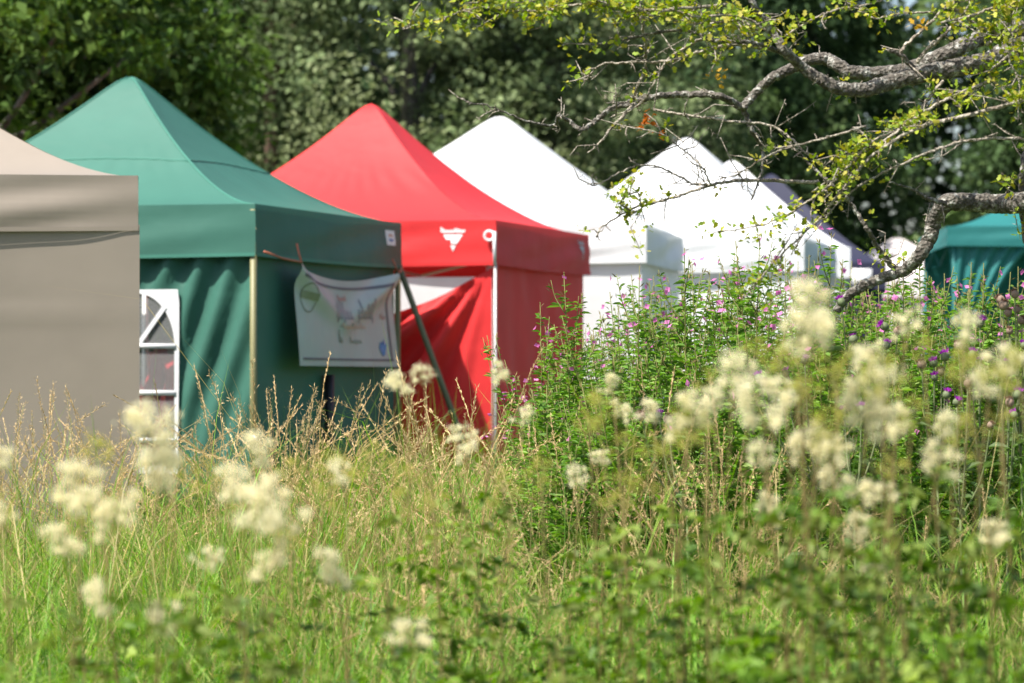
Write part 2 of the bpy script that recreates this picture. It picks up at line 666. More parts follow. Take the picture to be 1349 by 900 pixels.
t_green = tent('green_tent', 'dark green pop-up tent with an arched window and a white banner hung on it',
               (X(335, 18.57), 18.57), 15.4, GA, GB, GHe, 3.30, 0.31, M['green'], walls=(0, 1), p=1.62,
               leg=M['olive_pole'], leg_in=.008, wallfn={0: green_wall}, seam=M['seam_green'])
# cut the window opening out of the meadow-side wall
for o in list(t_green.children):
    if o.name.startswith('wall'):
        me = o.data
        co = np.zeros(len(me.vertices) * 3, dtype=np.float32)
        me.vertices.foreach_get('co', co)
        co = co.reshape(-1, 3)
        if abs(co[:, 1].mean() + GB / 2) < .3:
            import bmesh
            bm = bmesh.new()
            bm.from_mesh(me)
            kill = [f for f in bm.faces if WX0 + .03 < f.calc_center_median().x < WX1 - .03
                    and WZ0 + .03 < f.calc_center_median().z < WZ1 - .03]
            bmesh.ops.delete(bm, geom=kill, context='FACES')
            bm.to_mesh(me)
            bm.free()
# window panel: white fabric with an arched opening, film and glazing strips
wc = (WX0 + WX1) / 2
hw = (WX1 - WX0) / 2
yw = -GB / 2 + .012
aw = hw - .03
n = 24
ang = np.linspace(0, PI, n)
arch = [(wc + aw * math.cos(t), 1.42 + .33 * math.sin(t)) for t in ang]
inner = [(wc + aw, WZ0 + .05)] + arch + [(wc - aw, WZ0 + .05)]
outer = []
for (x, z) in inner:
    dx, dz = x - wc, z - 1.25
    kx = hw / max(abs(dx), 1e-6)
    kz = ((WZ1 - 1.25) if dz > 0 else (1.25 - WZ0)) / max(abs(dz), 1e-6)
    k = min(kx, kz)
    outer.append((wc + dx * k, 1.25 + dz * k))
V = []
for q in (inner, outer):
    for (x, z) in q:
        V.append((x, yw, z))
m_ = len(inner)
Q = [[i, (i + 1) % m_, m_ + (i + 1) % m_, m_ + i] for i in range(m_)]
V = np.array(V)
V2 = np.vstack([V, V + [0, .006, 0]])
Q2 = Q + [[q + 2 * m_ for q in r[::-1]] for r in Q]
win = obj('window', build_mesh('window', V2, [np.array(Q2)], M['trim']), t_green)
# corner fillers of the surround
mb = MB()
V = np.array([(x, yw + .01, z) for x, z in inner])
pane = obj('pane', build_mesh('pane', V, [np.arange(m_)[None, :]], M['clear']), win)
for z in (1.42, 1.127, .83):
    mb = MB()
    mb.add(*box((wc, yw - .004, z), (2 * aw + .02, .006, .032)))
    obj('glazing_strip', mb.mesh('glazing_strip', M['trim'], use_col=False), win)
for s_ in (-1, 1):
    mb = MB()
    p0 = np.array((wc, 0, 1.42))
    p1 = np.array((wc + s_ * aw * .75, 0, 1.42 + .25))
    dd = unit(p1 - p0)
    nn = np.array((-dd[2], 0, dd[0])) * .014
    q = np.array([p0 - nn, p1 - nn, p1 + nn, p0 + nn])
    q[:, 1] = yw - .006
    mb.add(np.vstack([q, q + [0, .004, 0]]), [np.array([[0, 1, 2, 3], [7, 6, 5, 4]])])
    obj('glazing_strip', mb.mesh('glazing_strip', M['trim'], use_col=False), win)


def on_side(t_y, z, ha, off):
    """point on side 1 (x = +ha) of a tent"""
    return (ha + off, t_y, z)


def on_valance(name, k, x, z, off=.004):
    """points on a tent's valance: x along the side, z below the eave (negative)"""
    vf, hx, He, val = VF[(name, k)]
    x = np.atleast_1d(np.asarray(x, float))
    z = np.atleast_1d(np.asarray(z, float))
    q = vf((x / (hx + .012) + 1) / 2, -z / val)
    q[:, 1] -= off
    return rotz(q, k)


def print_on(tname, k, pts, mat, name, parent, off=.004):
    """a flat printed patch: quads (x0, x1, z0, z1) or a triangle fan outline"""
    mb = MB()
    for it in pts:
        if len(it) == 4 and np.isscalar(it[0]):
            x0, x1, za, zb = it
            V, Q = grid(lambda u, v: on_valance(tname, k, x0 + (x1 - x0) * u, za + (zb - za) * v, off), 6, 4)
            mb.add(V, Q)
        else:
            o_ = np.array(it, float)
            c_ = o_.mean(0)
            a_ = np.vstack([[c_], o_])
            n_ = len(o_)
            mb.add(on_valance(tname, k, a_[:, 0], a_[:, 1], off), [np.array([[0, 1 + i, 1 + (i + 1) % n_] for i in range(n_)])])
    return obj(name, mb.mesh(name, mat, use_col=False), parent)


# small white maker's plate on the right-hand valance
plate = print_on('green_tent', 1, [(1.12, 1.33, -.165, -.062)], M['white_print'], 'maker_label', t_green)
an = np.linspace(0, PI, 12)
print_on('green_tent', 1, [[(1.225 + .055 * math.cos(q), -.105 + .02 * math.sin(q)) for q in an]], M['ink_orange'], 'emblem', plate, .007)
print_on('green_tent', 1, [[(1.225 + .055 * math.cos(q), -.122 - .018 * math.sin(q)) for q in an]], M['ink_blue'], 'emblem', plate, .007)
# guy strap from the far corner, black post under the banner
mb = MB()
mb.add(*tube([(GA / 2 + .03, GB / 2 - .1, GHe - .31), (GA / 2 + .72, GB / 2 + .1, .02)], [.022, .022], 4))
obj('guy_strap', mb.mesh('guy_strap', M['strap'], use_col=False), t_green)
mb = MB()
mb.add(*box((GA / 2 + .012, -.03 * GB, .62), (.05, .06, 1.22)))
obj('black_post', mb.mesh('black_post', M['black'], use_col=False), t_green)
mb = MB()
mb.add(*box((GA / 2 + .012, -GB / 2 - .01, .84), (.05, .05, .05)))
obj('leg_clamp', mb.mesh('leg_clamp', M['alu'], use_col=False), t_green)

# banner hung on the shaded side of the green tent
th = math.radians(15.4)
BW, BH = 2.10, .66
by0 = -GB / 2 + .53            # near end along the side
bx = GA / 2 + .052


def to_world(t, p):
    c, s = math.cos(t.rotation_euler.z), math.sin(t.rotation_euler.z)
    return (t.location.x + p[0] * c - p[1] * s, t.location.y + p[0] * s + p[1] * c, t.location.z + p[2])


ban = thing('banner', 'white cloth banner with dark border tied under the green valance', 'banner',
            to_world(t_green, (bx, by0, 0)), t_green.rotation_euler.z)
BZ = GHe - .345


def ban_pt(u, v, off=0.0):
    """u along (0 near .. 1 far), v down"""
    u = np.asarray(u, float)
    v = np.asarray(v, float)
    sagz = .085 * (1 - (2 * u - 1) ** 2) * (1 - v) ** 1.5
    z = BZ - .02 * u - v * BH - sagz
    y = u * BW
    # two fold lines running from the tied corners to the middle
    fold = .075 * np.exp(-((v - .95 * u - .03) / .13) ** 2) * (u < .55) * (1 - u * 1.6) \
        + .075 * np.exp(-((v - .95 * (1 - u) - .03) / .13) ** 2) * (u > .45) * (1 - (1 - u) * 1.6)
    x = .012 * np.sin(5 * u + 2 * v) + fold + .05 * v + off - .03 * np.sin(PI * u) * (1 - v)
    return np.stack([x, y, z], -1)


V, Q = grid(lambda u, v: ban_pt(u, v), 48, 24)
obj('cloth', build_mesh('banner_cloth', V, Q, M['banner'], smooth=True), ban)


def ribbon_on_banner(name, pts, wpx, mat, parent):
    pts = np.array(pts, float)
    t = unit(np.gradient(pts, axis=0) * [BW, BH])
    nn = np.stack([-t[:, 1], t[:, 0]], -1) * wpx / 2
    A_ = pts + nn / [BW, BH]
    B_ = pts - nn / [BW, BH]
    V = np.vstack([ban_pt(A_[:, 0], A_[:, 1], .004), ban_pt(B_[:, 0], B_[:, 1], .004)])
    m = len(pts)
    i = np.arange(m - 1)
    Q = np.stack([i, i + 1, m + i + 1, m + i], -1)
    return obj(name, build_mesh(name, V, [Q], mat), parent)


ss = np.linspace(.035, .95, 40)
ribbon_on_banner('border_line', np.stack([ss, np.full(40, .10)], -1), .022, M['banner_edge'], ban)
ribbon_on_banner('border_line', np.stack([ss, np.full(40, .93)], -1), .016, M['banner_edge'], ban)
ss = np.linspace(.11, .92, 24)
ribbon_on_banner('border_line', np.stack([np.full(24, .935), ss], -1), .035, M['banner_edge'], ban)


def scrawl(x0, x1, y, h, seed, mat, wd, name='lettering'):
    r = np.random.default_rng(seed)
    k = int((x1 - x0) * BW / .085) + 2
    pts = []
    for i in range(k):
        xa = x0 + (x1 - x0) * i / k
        dx = (x1 - x0) / k
        hh = h * r.choice([.5, .6, 1.0, 1.3])
        dn = h * r.choice([0, 0, 0, 0, .3])
        pts += [(xa, y), (xa + dx * .25, y - hh), (xa + dx * .45, y - hh * .4), (xa + dx * .55, y + dn), (xa + dx * .8, y - .1 * h)]
    pts = catmull([(p[0], p[1], 0) for p in pts], 4)[:, :2]
    ribbon_on_banner(name, pts, wd, mat, ban)


scrawl(.38, .57, .47, .16, 4, M['ink'], .008)
scrawl(.61, .80, .46, .18, 9, M['ink'], .008)
scrawl(.44, .54, .24, .05, 5, M['ink_red'], .018)
scrawl(.44, .72, .57, .045, 8, M['ink_orange'], .016)
scrawl(.86, .92, .47, .05, 12, M['ink_red'], .010)
scrawl(.42, .46, .74, .11, 3, M['ink_olive'], .012)
scrawl(.53, .66, .74, .05, 2, M['ink_olive'], .010)
# round emblem and the blue bird-like mark
q = np.linspace(0, 2 * PI, 40)
ribbon_on_banner('emblem', np.stack([.115 + .065 * np.cos(q), .30 + .15 * np.sin(q)], -1), .012, M['ink_olive'], ban)
ribbon_on_banner('emblem', np.stack([np.linspace(.05, .19, 10), np.full(10, .28)], -1), .05, M['ink_olive'], ban)
bird = [(.82, .80), (.845, .72), (.85, .76), (.875, .70), (.875, .755), (.90, .75), (.885, .80), (.87, .87), (.85, .89), (.835, .85)]
bc = np.array(bird)
fan = np.vstack([[bc.mean(0)], bc])
Vb = ban_pt(fan[:, 0], fan[:, 1], .005)
k_ = len(bc)
obj('emblem', build_mesh('emblem', Vb, [np.array([[0, 1 + i, 1 + (i + 1) % k_] for i in range(k_)])], M['ink_blue']), ban)
for (pa, pb) in (((0, 0), (-.05, -.55, .05)), ((1, 0), (-.05, .22, .05)), ((0, 0), (-.04, .02, .12)), ((1, 0), (-.04, -.03, .10))):
    q0 = ban_pt(*pa)
    q1 = q0 + np.array(pb)
    mb = MB()
    mb.add(*tube([q0, (q0 + q1) / 2 + [0, 0, -.01], q1], .007, 5))
    obj('cord', mb.mesh('cord', M['cord'], use_col=False), ban)

# red
RA, RB, RHe = 2.78, 2.95, 2.325


def red_wall(u, v):
    hx = RA / 2 - .03
    x = (u * 2 - 1) * hx
    t_ = hx - x                                   # distance from the corner it still hangs on
    ztop = RHe - .34 - .46 * np.minimum(t_, 1.3) - .02 * np.sin(5 * t_)
    z = .01 + v * (ztop - .01)
    r = np.hypot(t_, RHe - .3 - z) + 1e-4
    phi = np.arctan2(RHe - .3 - z, t_ + 1e-4)
    f = .085 * np.minimum(r, .9) * np.sin(23 * phi + 1.4 * np.sin(3 * phi) + .6) * np.clip((1.45 - phi) * 2.2, 0, 1) \
        + .02 * wav(x * 3, z * 2, 31, 3, 1.4) * np.clip(t_ * 2, 0, 1)
    return np.stack([x, -RB / 2 + .02 + f, z], -1)


t_red = tent('red_tent', 'bright red pop-up tent with a sagging side wall and printed triangle logo',
             (X(652, 21.6), 21.6), 14.5, RA, RB, RHe, 3.36, 0.31, M['red'], walls=(0, 1), p=1.6, wr=1.6,
             leg=M['alu'], wallfn={0: red_wall})
# printed triangle logo on both valances: a bar of small letters, then a notched triangle


def logo(side):
    cx = RA / 2 - .31 if side == 0 else RB / 2 - .28
    zc = -.165
    mat = M['white_print'] if side == 0 else M['white_print_shaded']  # side logo: white print darkened by painted-in shade
    r = np.random.default_rng(3)
    xs = np.linspace(-.095, .095, 12)
    items = []
    for i, x in enumerate(xs[:-1]):
        h = .036 if i == 0 else r.choice([.016, .020, .026])
        items.append((cx + x, cx + x + .0125, zc + .083, zc + .083 + h))
    items.append((cx - .08, cx + .085, zc + .079, zc + .086))
    lt = print_on('red_tent', side, items, mat, 'logo', t_red)
    tri = [[(cx + a, zc + b) for a, b in o] for o in
           ([(-.074, .066), (-.05, .03), (-.02, .03), (-.01, .0), (.03, .0), (.074, .066)], [(-.018, -.010), (.0, -.055), (.022, -.010)])]
    print_on('red_tent', side, tri, mat, 'triangle', lt)


logo(0)
logo(1)
# white ring of webbing at the corner
mb = MB()
q = np.linspace(0, 2 * PI, 13)
mb.add(*tube([(RA / 2 - .03 + .035 * math.cos(k), -RB / 2 - .05, RHe - .11 + .035 * math.sin(k)) for k in q], .010, 5, caps=False))
mb.add(*tube([(RA / 2 + .01, -RB / 2 - .05, RHe - .08), (RA / 2 + .01, -RB / 2 - .05, RHe - .32)], .012, 5))
obj('corner_loop', mb.mesh('corner_loop', M['trim'], use_col=False), t_red)
mb = MB()
mb.add(*tube([(RA / 2 + .012, -RB / 2 - .035, RHe - .30), (RA / 2 + .012, -RB / 2 - .03, .02)], .010, 8))
obj('corner_pole', mb.mesh('corner_pole', M['alu'], use_col=False), t_red)

# three white tents, navy, pale, teal
tent('white_tent', 'white peaked tent between the red tent and the other white tents',
     (X(850, 25.4), 25.4), 9.0, 3.0, 3.1, 2.46, 3.56, 0.31, M['white'], p=1.12, sag=.02, wr=2.6)
tent('white_tent', 'white peaked tent standing beside the navy tent, with pink willowherb before it',
     (X(1058, 28.85), 28.85), 12.0, 2.7, 3.0, 2.44, 3.57, 0.31, M['white'], p=1.15, sag=.02, wr=2.8)
tent('white_tent', 'white tent mostly hidden, only its tip showing above a white roof',
     (X(1119, 32.0), 32.0), 6.0, 2.6, 3.0, 2.44, 3.52, 0.31, M['white'], p=1.2, sag=.02)
t_navy = tent('navy_tent', 'dark navy blue tent behind the white tents', (X(1166, 36.2), 36.2), 6.0, 2.8, 2.9, 2.40, 3.62, .31,
              M['navy'], p=1.25)
mb = MB()
mb.add(*box((1.12, -1.49, 2.22), (.24, .02, .22)))
obj('sign_board', mb.mesh('sign_board', M['white_print'], use_col=False), t_navy)
tent('pale_tent', 'small pale pinkish tent far off under the low hawthorn limb', (X(1306, 44.0), 44.0), 4.0, 2.6, 2.8, 2.42, 3.12, .25,
     M['pink'], p=1.2)
# teal gazebo with tied-back curtains
t_teal = tent('teal_gazebo', 'teal gazebo with curtains tied back to its posts', (X(1252, 28.0) + 3.2, 28.0), 3.0, 3.2, 3.2, 2.53, 3.35, .17,
              M['teal'], walls=(2,), p=1.4, leg=M['teal'])
for bay in range(2):
    for side in (0, 1):
        x0 = -1.58 + bay * 1.6

        def cf(u, v):
            zz = 2.36 - v * 2.3
            # width shrinks to the tie point at mid height then falls straight
            open_ = np.where(v < .42, 1 - (v / .42) ** .8 * .80, .20)
            wv = u * .78 * open_
            x = x0 + wv if side == 0 else x0 + 1.56 - wv
            return np.stack([x, -1.56 + .03 * np.sin(u * 32) * (1.1 - open_ * .6), zz], -1)
        V, Q = grid(cf, 40, 24)
        obj('curtain', build_mesh('curtain', V, Q, M['teal'], smooth=True), t_teal)
mb = MB()
mb.add(*box((0, -1.57, 1.18), (.04, .04, 2.36)))
obj('post', mb.mesh('post', M['teal'], use_col=False), t_teal)


# ------------------------------------------------------------------ person seen through the window
def skin_mesh(name, verts, edges, radii, mat, parent, sub=2, root=0):
    me = bpy.data.meshes.new(name)
    me.from_pydata([tuple(v) for v in verts], edges, [])
    me.materials.append(mat)
    o = obj(name, me, parent)
    sk = o.modifiers.new('skin', 'SKIN')
    sk.use_smooth_shade = True
    for i, r in enumerate(radii):
        rr = (r, r) if np.isscalar(r) else r
        me.skin_vertices[0].data[i].radius = rr
        me.skin_vertices[0].data[i].use_root = (i == root)
    sb = o.modifiers.new('sub', 'SUBSURF')
    sb.levels = sub
    sb.render_levels = sub
    return o


pw = to_world(t_green, (wc + .10, -GB / 2 + .62, 0))
per = thing('person', 'person in a red top and dark trousers standing inside the green tent', 'person', pw, math.radians(-10))
bv = [(0, 0, .90), (0, 0, 1.10), (0, -.01, 1.30), (0, 0, 1.43), (0, -.01, 1.50), (0, -.02, 1.58), (0, -.02, 1.66),
      (-.17, 0, 1.37), (-.24, -.02, 1.10), (-.20, -.18, .92), (.17, 0, 1.37), (.24, -.02, 1.10), (.22, -.16, .92),
      (-.09, 0, .86), (-.10, -.01, .47), (-.10, .02, .06), (-.10, -.12, .035), (.09, 0, .86), (.10, -.01, .47), (.10, .02, .06), (.10, -.12, .035)]
be = [(0, 1), (1, 2), (2, 3), (3, 4), (4, 5), (5, 6), (3, 7), (7, 8), (8, 9), (3, 10), (10, 11), (11, 12), (0, 13), (13, 14), (14, 15), (15, 16),
      (0, 17), (17, 18), (18, 19), (19, 20)]
br = [.13, .12, .13, .09, .055, .085, .075, .055, .045, .035, .055, .045, .035, .085, .06, .045, .04, .085, .06, .045, .04]
skin_mesh('body', bv, be, br, M['skin'], per)
for s_ in (-1, 1):      # hands: palm with five fingers
    hb = np.array((s_ * .21, -.20, .90))
    hv = [tuple(hb), tuple(hb + [0, -.05, -.03])]
    he = [(0, 1)]
    hr = [.028, .03]
    for fi in range(5):
        o0 = hb + np.array([(fi - 2) * .017 * s_, -.07, -.035]) if fi else hb + np.array([-.035 * s_, -.03, -.02])
        tip = o0 + np.array([0, -.04, -.03]) * (1 if fi else .8)
        i0 = len(hv)
        hv += [tuple(o0), tuple((o0 + tip) / 2 + [0, 0, .006]), tuple(tip)]
        he += [(1 if fi else 0, i0), (i0, i0 + 1), (i0 + 1, i0 + 2)]
        hr += [.009, .0085, .007]
    skin_mesh('hand', hv, he, hr, M['skin'], per, 1)
tv = [(0, 0, .95), (0, 0, 1.12), (0, -.01, 1.30), (0, 0, 1.41), (-.17, 0, 1.37), (-.24, -.02, 1.10), (-.21, -.15, .95), (.17, 0, 1.37), (.24, -.02, 1.10), (.22, -.13, .95)]
te = [(0, 1), (1, 2), (2, 3), (3, 4), (4, 5), (5, 6), (3, 7), (7, 8), (8, 9)]
skin_mesh('red_top', tv, te, [(.17, .15), (.15, .14), (.165, .15), (.11, .11), .075, .065, .055, .075, .065, .055], M['redcloth'], per)
tr = [(0, 0, 1.0), (0, 0, .88), (-.10, -.01, .80), (-.10, -.01, .47), (-.10, .02, .10), (.10, -.01, .80), (.10, -.01, .47), (.10, .02, .10)]
skin_mesh('trousers', tr, [(0, 1), (1, 2), (2, 3), (3, 4), (1, 5), (5, 6), (6, 7)], [(.15, .13), (.15, .13), .10, .08, .07, .10, .08, .07], M['darkcloth'], per)
# face features and hair
mb = MB()
for s_ in (-1, 1):
    a_ = np.linspace(0, 2 * PI, 9)[:-1]
    mb.add([(s_ * .032 + .011 * math.cos(k), -.104, 1.615 + .006 * math.sin(k)) for k in a_], [np.arange(8)[None, :]])
obj('eyes', mb.mesh('eyes', M['black'], use_col=False), per)
mb = MB()
mb.add(*tube([(0, -.098, 1.62), (0, -.118, 1.585), (0, -.10, 1.575)], [.009, .014, .008], 6))
obj('nose', mb.mesh('nose', M['skin'], use_col=False), per)
V, Q = grid(lambda u, v: np.stack([.098 * np.sin(v * 1.7) * np.cos(u * 2 * PI), -.005 + .108 * np.sin(v * 1.7) * np.sin(u * 2 * PI) + .03 * np.sin(v * 1.7) ** 2,
                                   1.635 + .11 * np.cos(v * 1.7)], -1), 20, 8)
obj('hair', build_mesh('hair', V, Q, M['hair'], smooth=True), per)


# ------------------------------------------------------------------ background trees
def crown_mesh(name, seed, clumps, per_clump, cr, leaf, cols, flat=.6, droop=.25):
    """clumps (n,3) centres; leaf cards spread through every clump"""
    r = np.random.default_rng(seed)
    n = len(clumps)
    c = np.repeat(clumps, per_clump, 0)
    size = np.repeat(r.uniform(.6, 1.25, n), per_clump)[:, None]
    d = unit(r.normal(size=(len(c), 3))) * (r.uniform(0, 1, (len(c), 1)) ** .45)
    pos = c + d * cr * size * [1, 1, flat]
    dirv = unit(d * .6 + r.normal(size=d.shape) * .7 + [0, 0, -droop])
    nrm = unit(d * .5 + [0, 0, .9] + r.normal(size=d.shape) * .45)
    L = leaf * r.uniform(.6, 1.35, len(c))
    V, Q = diamonds(pos, dirv, nrm, L, L * r.uniform(.45, .7, len(c)), .15)
    cols = np.asarray(cols)
    base = cols[r.integers(0, len(cols), n)]
    cc = np.repeat(base, per_clump, 0) * r.uniform(.7, 1.35, (len(c), 1))
    cc = np.repeat(cc, 4, 0)
    return build_mesh(name, V, Q, M['far_leaf'], cc)


def clump_ellipsoid(seed, n, rx, ry, z0, z1, shell=.5, cone=0.0):
    r = np.random.default_rng(seed)
    out = []
    while len(out) < n:
        d = unit(r.normal(size=3))
        k = r.uniform(shell, 1) ** .6
        z = d[2] * k
        w_ = 1 - cone * (z + 1) / 2
        out.append((d[0] * k * rx * w_, d[1] * k * ry * w_, (z0 + z1) / 2 + z * (z1 - z0) / 2))
    return np.array(out)


def limb_mesh(name, seed, H, r0, clumps, mat, nl=14):
    r = np.random.default_rng(seed)
    mb = MB()
    k = 12
    t = np.linspace(0, 1, k)
    bend = r.normal(size=2) * .25
    path = np.stack([bend[0] * t ** 2 + .06 * np.sin(5 * t), bend[1] * t ** 2, t * H], -1)
    mb.add(*tube(path, r0 * (1.25 * np.exp(-t * 14) * .5 + 1 - .8 * t), 10))
    for i in range(nl):
        tgt = clumps[r.integers(0, len(clumps))]
        z0 = min(tgt[2] * r.uniform(.6, .9), H * .95)
        f = z0 / H
        st = np.array([bend[0] * f ** 2 + .06 * math.sin(5 * f), bend[1] * f ** 2, z0])
        mid = (st + tgt) / 2 + r.normal(size=3) * .15
        q = catmull([st, mid, tgt], 4)
        mb.add(*tube(q, np.linspace(r0 * (.42 - .2 * f), .015, len(q)), 6))
    return mb.mesh(name, mat, True, use_col=False)


LAUREL = [(.065, .125, .022), (.045, .09, .018), (.09, .15, .03), (.035, .065, .016)]
FRESH = [(.10, .19, .028), (.07, .14, .022), (.13, .22, .035), (.055, .10, .02)]
OLIVE = [(.19, .24, .11), (.15, .20, .09), (.24, .28, .14), (.10, .14, .06)]
DARK = [(.07, .12, .045), (.05, .09, .036), (.10, .155, .055), (.04, .07, .03)]


def bg_tree(name, label, loc, H, rx, z0, cols, seed, ncl, per, leaf, bark, r0, cone=0.0, cr=.8, group=None, flat=.6, droop=.25):
    t = thing(name, label, 'tree', (loc[0], loc[1], gz(*loc)), 0, group)
    cl = clump_ellipsoid(seed, ncl, rx, rx, z0, H, .35, cone)
    obj('trunk', limb_mesh('trunk', seed, H * .93, r0, cl, bark), t)
    obj('crown', crown_mesh('crown', seed + 1, cl, per, cr, leaf, cols, flat, droop), t, kind='stuff')
    return t


bg_tree('laurel_tree', 'bushy bright green tree rising behind the beige tent', (-5.4, 27.0), 7.2, 2.5, .4, LAUREL, 101, 190, 130, .13, M['dark_bark'], .16, cr=.62)
bg_tree('laurel_tree', 'bushy bright green tree rising right behind the green tent peak', (-3.9, 28.6), 5.6, 1.5, .4, LAUREL, 111, 130, 120, .13, M['dark_bark'], .13, cr=.55)
bg_tree('pine_tree', 'tall pine with a bare reddish trunk between two bushy trees', (X(352, 39.4), 39.4), 13, 2.6, 6.6, DARK, 121, 70, 90, .2, M['pine_bark'], .12, cr=.9)
bg_tree('oak_tree', 'grey green leafy tree behind the red tent peak', (-1.35, 39.5), 7.8, 2.7, .8, OLIVE, 131, 210, 210, .105, M['dark_bark'], .26, cr=.65)
bg_tree('oak_tree', 'grey green leafy tree left of the pine trunk', (-4.4, 40.5), 7.6, 2.6, .8, OLIVE, 141, 200, 210, .105, M['dark_bark'], .24, cr=.65)
bg_tree('oak_tree', 'grey green leafy tree behind the tall white tent', (.9, 40.5), 7.2, 2.4, .8, OLIVE, 151, 190, 210, .105, M['dark_bark'], .24, cr=.62)
bg_tree('oak_tree', 'grey green tree at the far left, behind the bushy bright green tree', (-8.0, 38), 9.5, 2.7, .8, OLIVE, 161, 150, 210, .105, M['dark_bark'], .25, cr=.7)
bg_tree('dark_tree', 'dark evergreen behind the second white tent peak', (2.9, 45.5), 9, 2.4, .6, DARK, 171, 200, 190, .115, M['dark_bark'], .24, cone=.35, cr=.6)
bg_tree('dark_tree', 'dark evergreen behind the navy tent', (4.8, 47), 9.5, 2.05, .6, DARK, 181, 190, 190, .115, M['dark_bark'], .26, cone=.5, cr=.6)
bg_tree('dark_tree', 'dark evergreen behind the small pale tent', (8.4, 46), 9.5, 1.75, .5, DARK, 191, 170, 190, .115, M['dark_bark'], .24, cone=.55, cr=.6)
bg_tree('dark_tree', 'dark evergreen behind the teal gazebo', (10.3, 44), 11, 2.6, .5, DARK, 201, 180, 190, .115, M['dark_bark'], .26, cone=.4, cr=.6)
bg_tree('dark_tree', 'dark evergreen standing past the teal gazebo, beyond the hawthorn', (13.5, 41), 11, 2.6, .5, DARK, 205, 130, 90, .18, M['dark_bark'], .26, cone=.4, cr=.7)
for i, (x, y, lab, c) in enumerate([(6.55, 50, 'sunlit green shrub between the navy tent and the teal gazebo', FRESH),
                                   (9.2, 50.5, 'sunlit green shrub behind the teal gazebo', FRESH),
                                   (1.6, 37, 'low grey green shrub behind the white tents', OLIVE),
                                   (-2.4, 35, 'low grey green shrub between the green and red tent roofs', OLIVE)]):
    t = thing('shrub', lab, 'shrub', (x, y, gz(x, y)))
    cl = clump_ellipsoid(300 + i, 60, 1.3, 1.1, .2, 3.2, .3)
    obj('stems', limb_mesh('stems', 300 + i, 2.4, .05, cl, M['dark_bark'], 9), t)
    obj('foliage', crown_mesh('foliage', 310 + i, cl, 110, .5, .12, c), t, kind='stuff')
# the far wood behind them, one mass
r = np.random.default_rng(401)
cl = []
while len(cl) < 1150:
    x, y, z = r.uniform(-17, 19), r.uniform(56, 60), r.uniform(.3, 13)
    px, py = CX + x / y * F, YH - (z - HC) / y * F
    if 1090 < px < 1270 and py < 60 + 20 * math.sin(px * .07) and r.random() < .93:
        continue
    if math.hypot(px - 1230, (py - 135) * .8) < 28:
        continue
    cl.append((x, y, z))
wood = obj('woodland', crown_mesh('woodland', 402, np.array(cl), 90, 1.1, .36, DARK + OLIVE[1:2], .7), kind='stuff')
tag(wood, 'dark distant wood filling the gaps behind the trees', 'woodland')

# ------------------------------------------------------------------ hawthorn
HD = 10.6
haw = thing('hawthorn_tree', 'gnarled lichen-grey hawthorn reaching its bare limbs and yellow-green leaves over the tents', 'tree', (2.75, HD + .2, gz(2.75, HD)))
HL = np.array([2.75, HD + .2, gz(2.75, HD)])


def z5(x, y): return (750 + x / 2.252, y / 2.252)
def z4(x, y): return (800 + x / 2.457, 150 + y / 2.457)
def z8(x, y): return (560 + x / 4.497, y / 4.497)
def z3(x, y): return (1100 + x / 5.293, y / 5.293)


limbs = []


def limb(pts, r0, r1, d0, d1, leaf=0.0, twigs=0.0, k=8, jit=.006, seed=0):
    """pts photo pixels; r in photo pixels; d distances"""
    n = len(pts)
    ds = np.linspace(d0, d1, n)
    rr = np.random.default_rng(seed + len(limbs))
    ds = ds + rr.normal(size=n) * .03 * (np.arange(n) > 0)
    q = np.array([P(p[0], p[1], dd) for p, dd in zip(pts, ds)])
    q = catmull(q, 9)
    q[1:] += rr.normal(size=(len(q) - 1, 3)) * jit * (.25 if r0 < 6 else .3)
    rad = np.linspace(r0, r1, len(q)) * HD / F * (.66 if r0 > 5 else .8)
    rad = rad * (1 + .05 * wav(np.arange(len(q)) * .35, np.zeros(len(q)), len(limbs), 3, 1))
    limbs.append((q, rad, leaf, twigs, r0))
    return q


def trunk_pt(z): return (CX + 2.75 / HD * F, YH - (z - HC) / HD * F)


# thick limbs (join the trunk outside the frame)
T1 = [trunk_pt(2.05), (1530, 150), (1430, 85)]
thick = []
thick.append(limb(T1 + [(1349, 62), z5(1250, 180), z5(1150, 200), z5(1060, 218), z5(960, 242), z5(880, 265), z5(800, 262), z5(740, 232), z5(690, 198), z5(640, 150), z5(600, 95), z5(550, 20), z5(520, -60)], 26, 5, HD, HD - .25, .03, .4))
thick.append(limb([(1420, 70), (1349, 40), z5(1240, 105), z5(1130, 155), z5(1030, 200), z5(930, 218), z5(830, 212), z5(770, 178), z5(710, 178), z5(650, 208), z5(590, 240), z5(550, 280), z5(515, 320)], 20, 8, HD + .1, HD + .15, .0, .3))
thick.append(limb([trunk_pt(1.72), (1470, 262), (1400, 258), (1349, 266), z4(1280, 292), z4(1180, 287), z4(1100, 288), z4(1062, 340), z4(1040, 410), z4(1005, 465), z4(960, 505), z4(870, 540), z4(790, 580), z4(740, 640)], 25, 9, HD, HD + .35, .0, .12))
N = z5(515, 320)
limb([N, z5(440, 285), z5(350, 280), z5(250, 288), z5(130, 322), z5(80, 358), z5(35, 385), z5(0, 360), z8(790, 690), z8(770, 740), z8(680, 740), z8(520, 685), z8(380, 628), z8(260, 612)], 8, .9, HD + .15, HD + .0, .0, .5)
limb([N, z5(545, 390), z5(572, 440), z5(570, 510), z5(540, 595)], 6.5, 1.6, HD + .15, HD + .2, .0, .3)
limb([z5(200, 300), z5(160, 345), z5(125, 380), z5(90, 425), z5(55, 455)], 4, 1.2, HD + .1, HD, 0, .5)
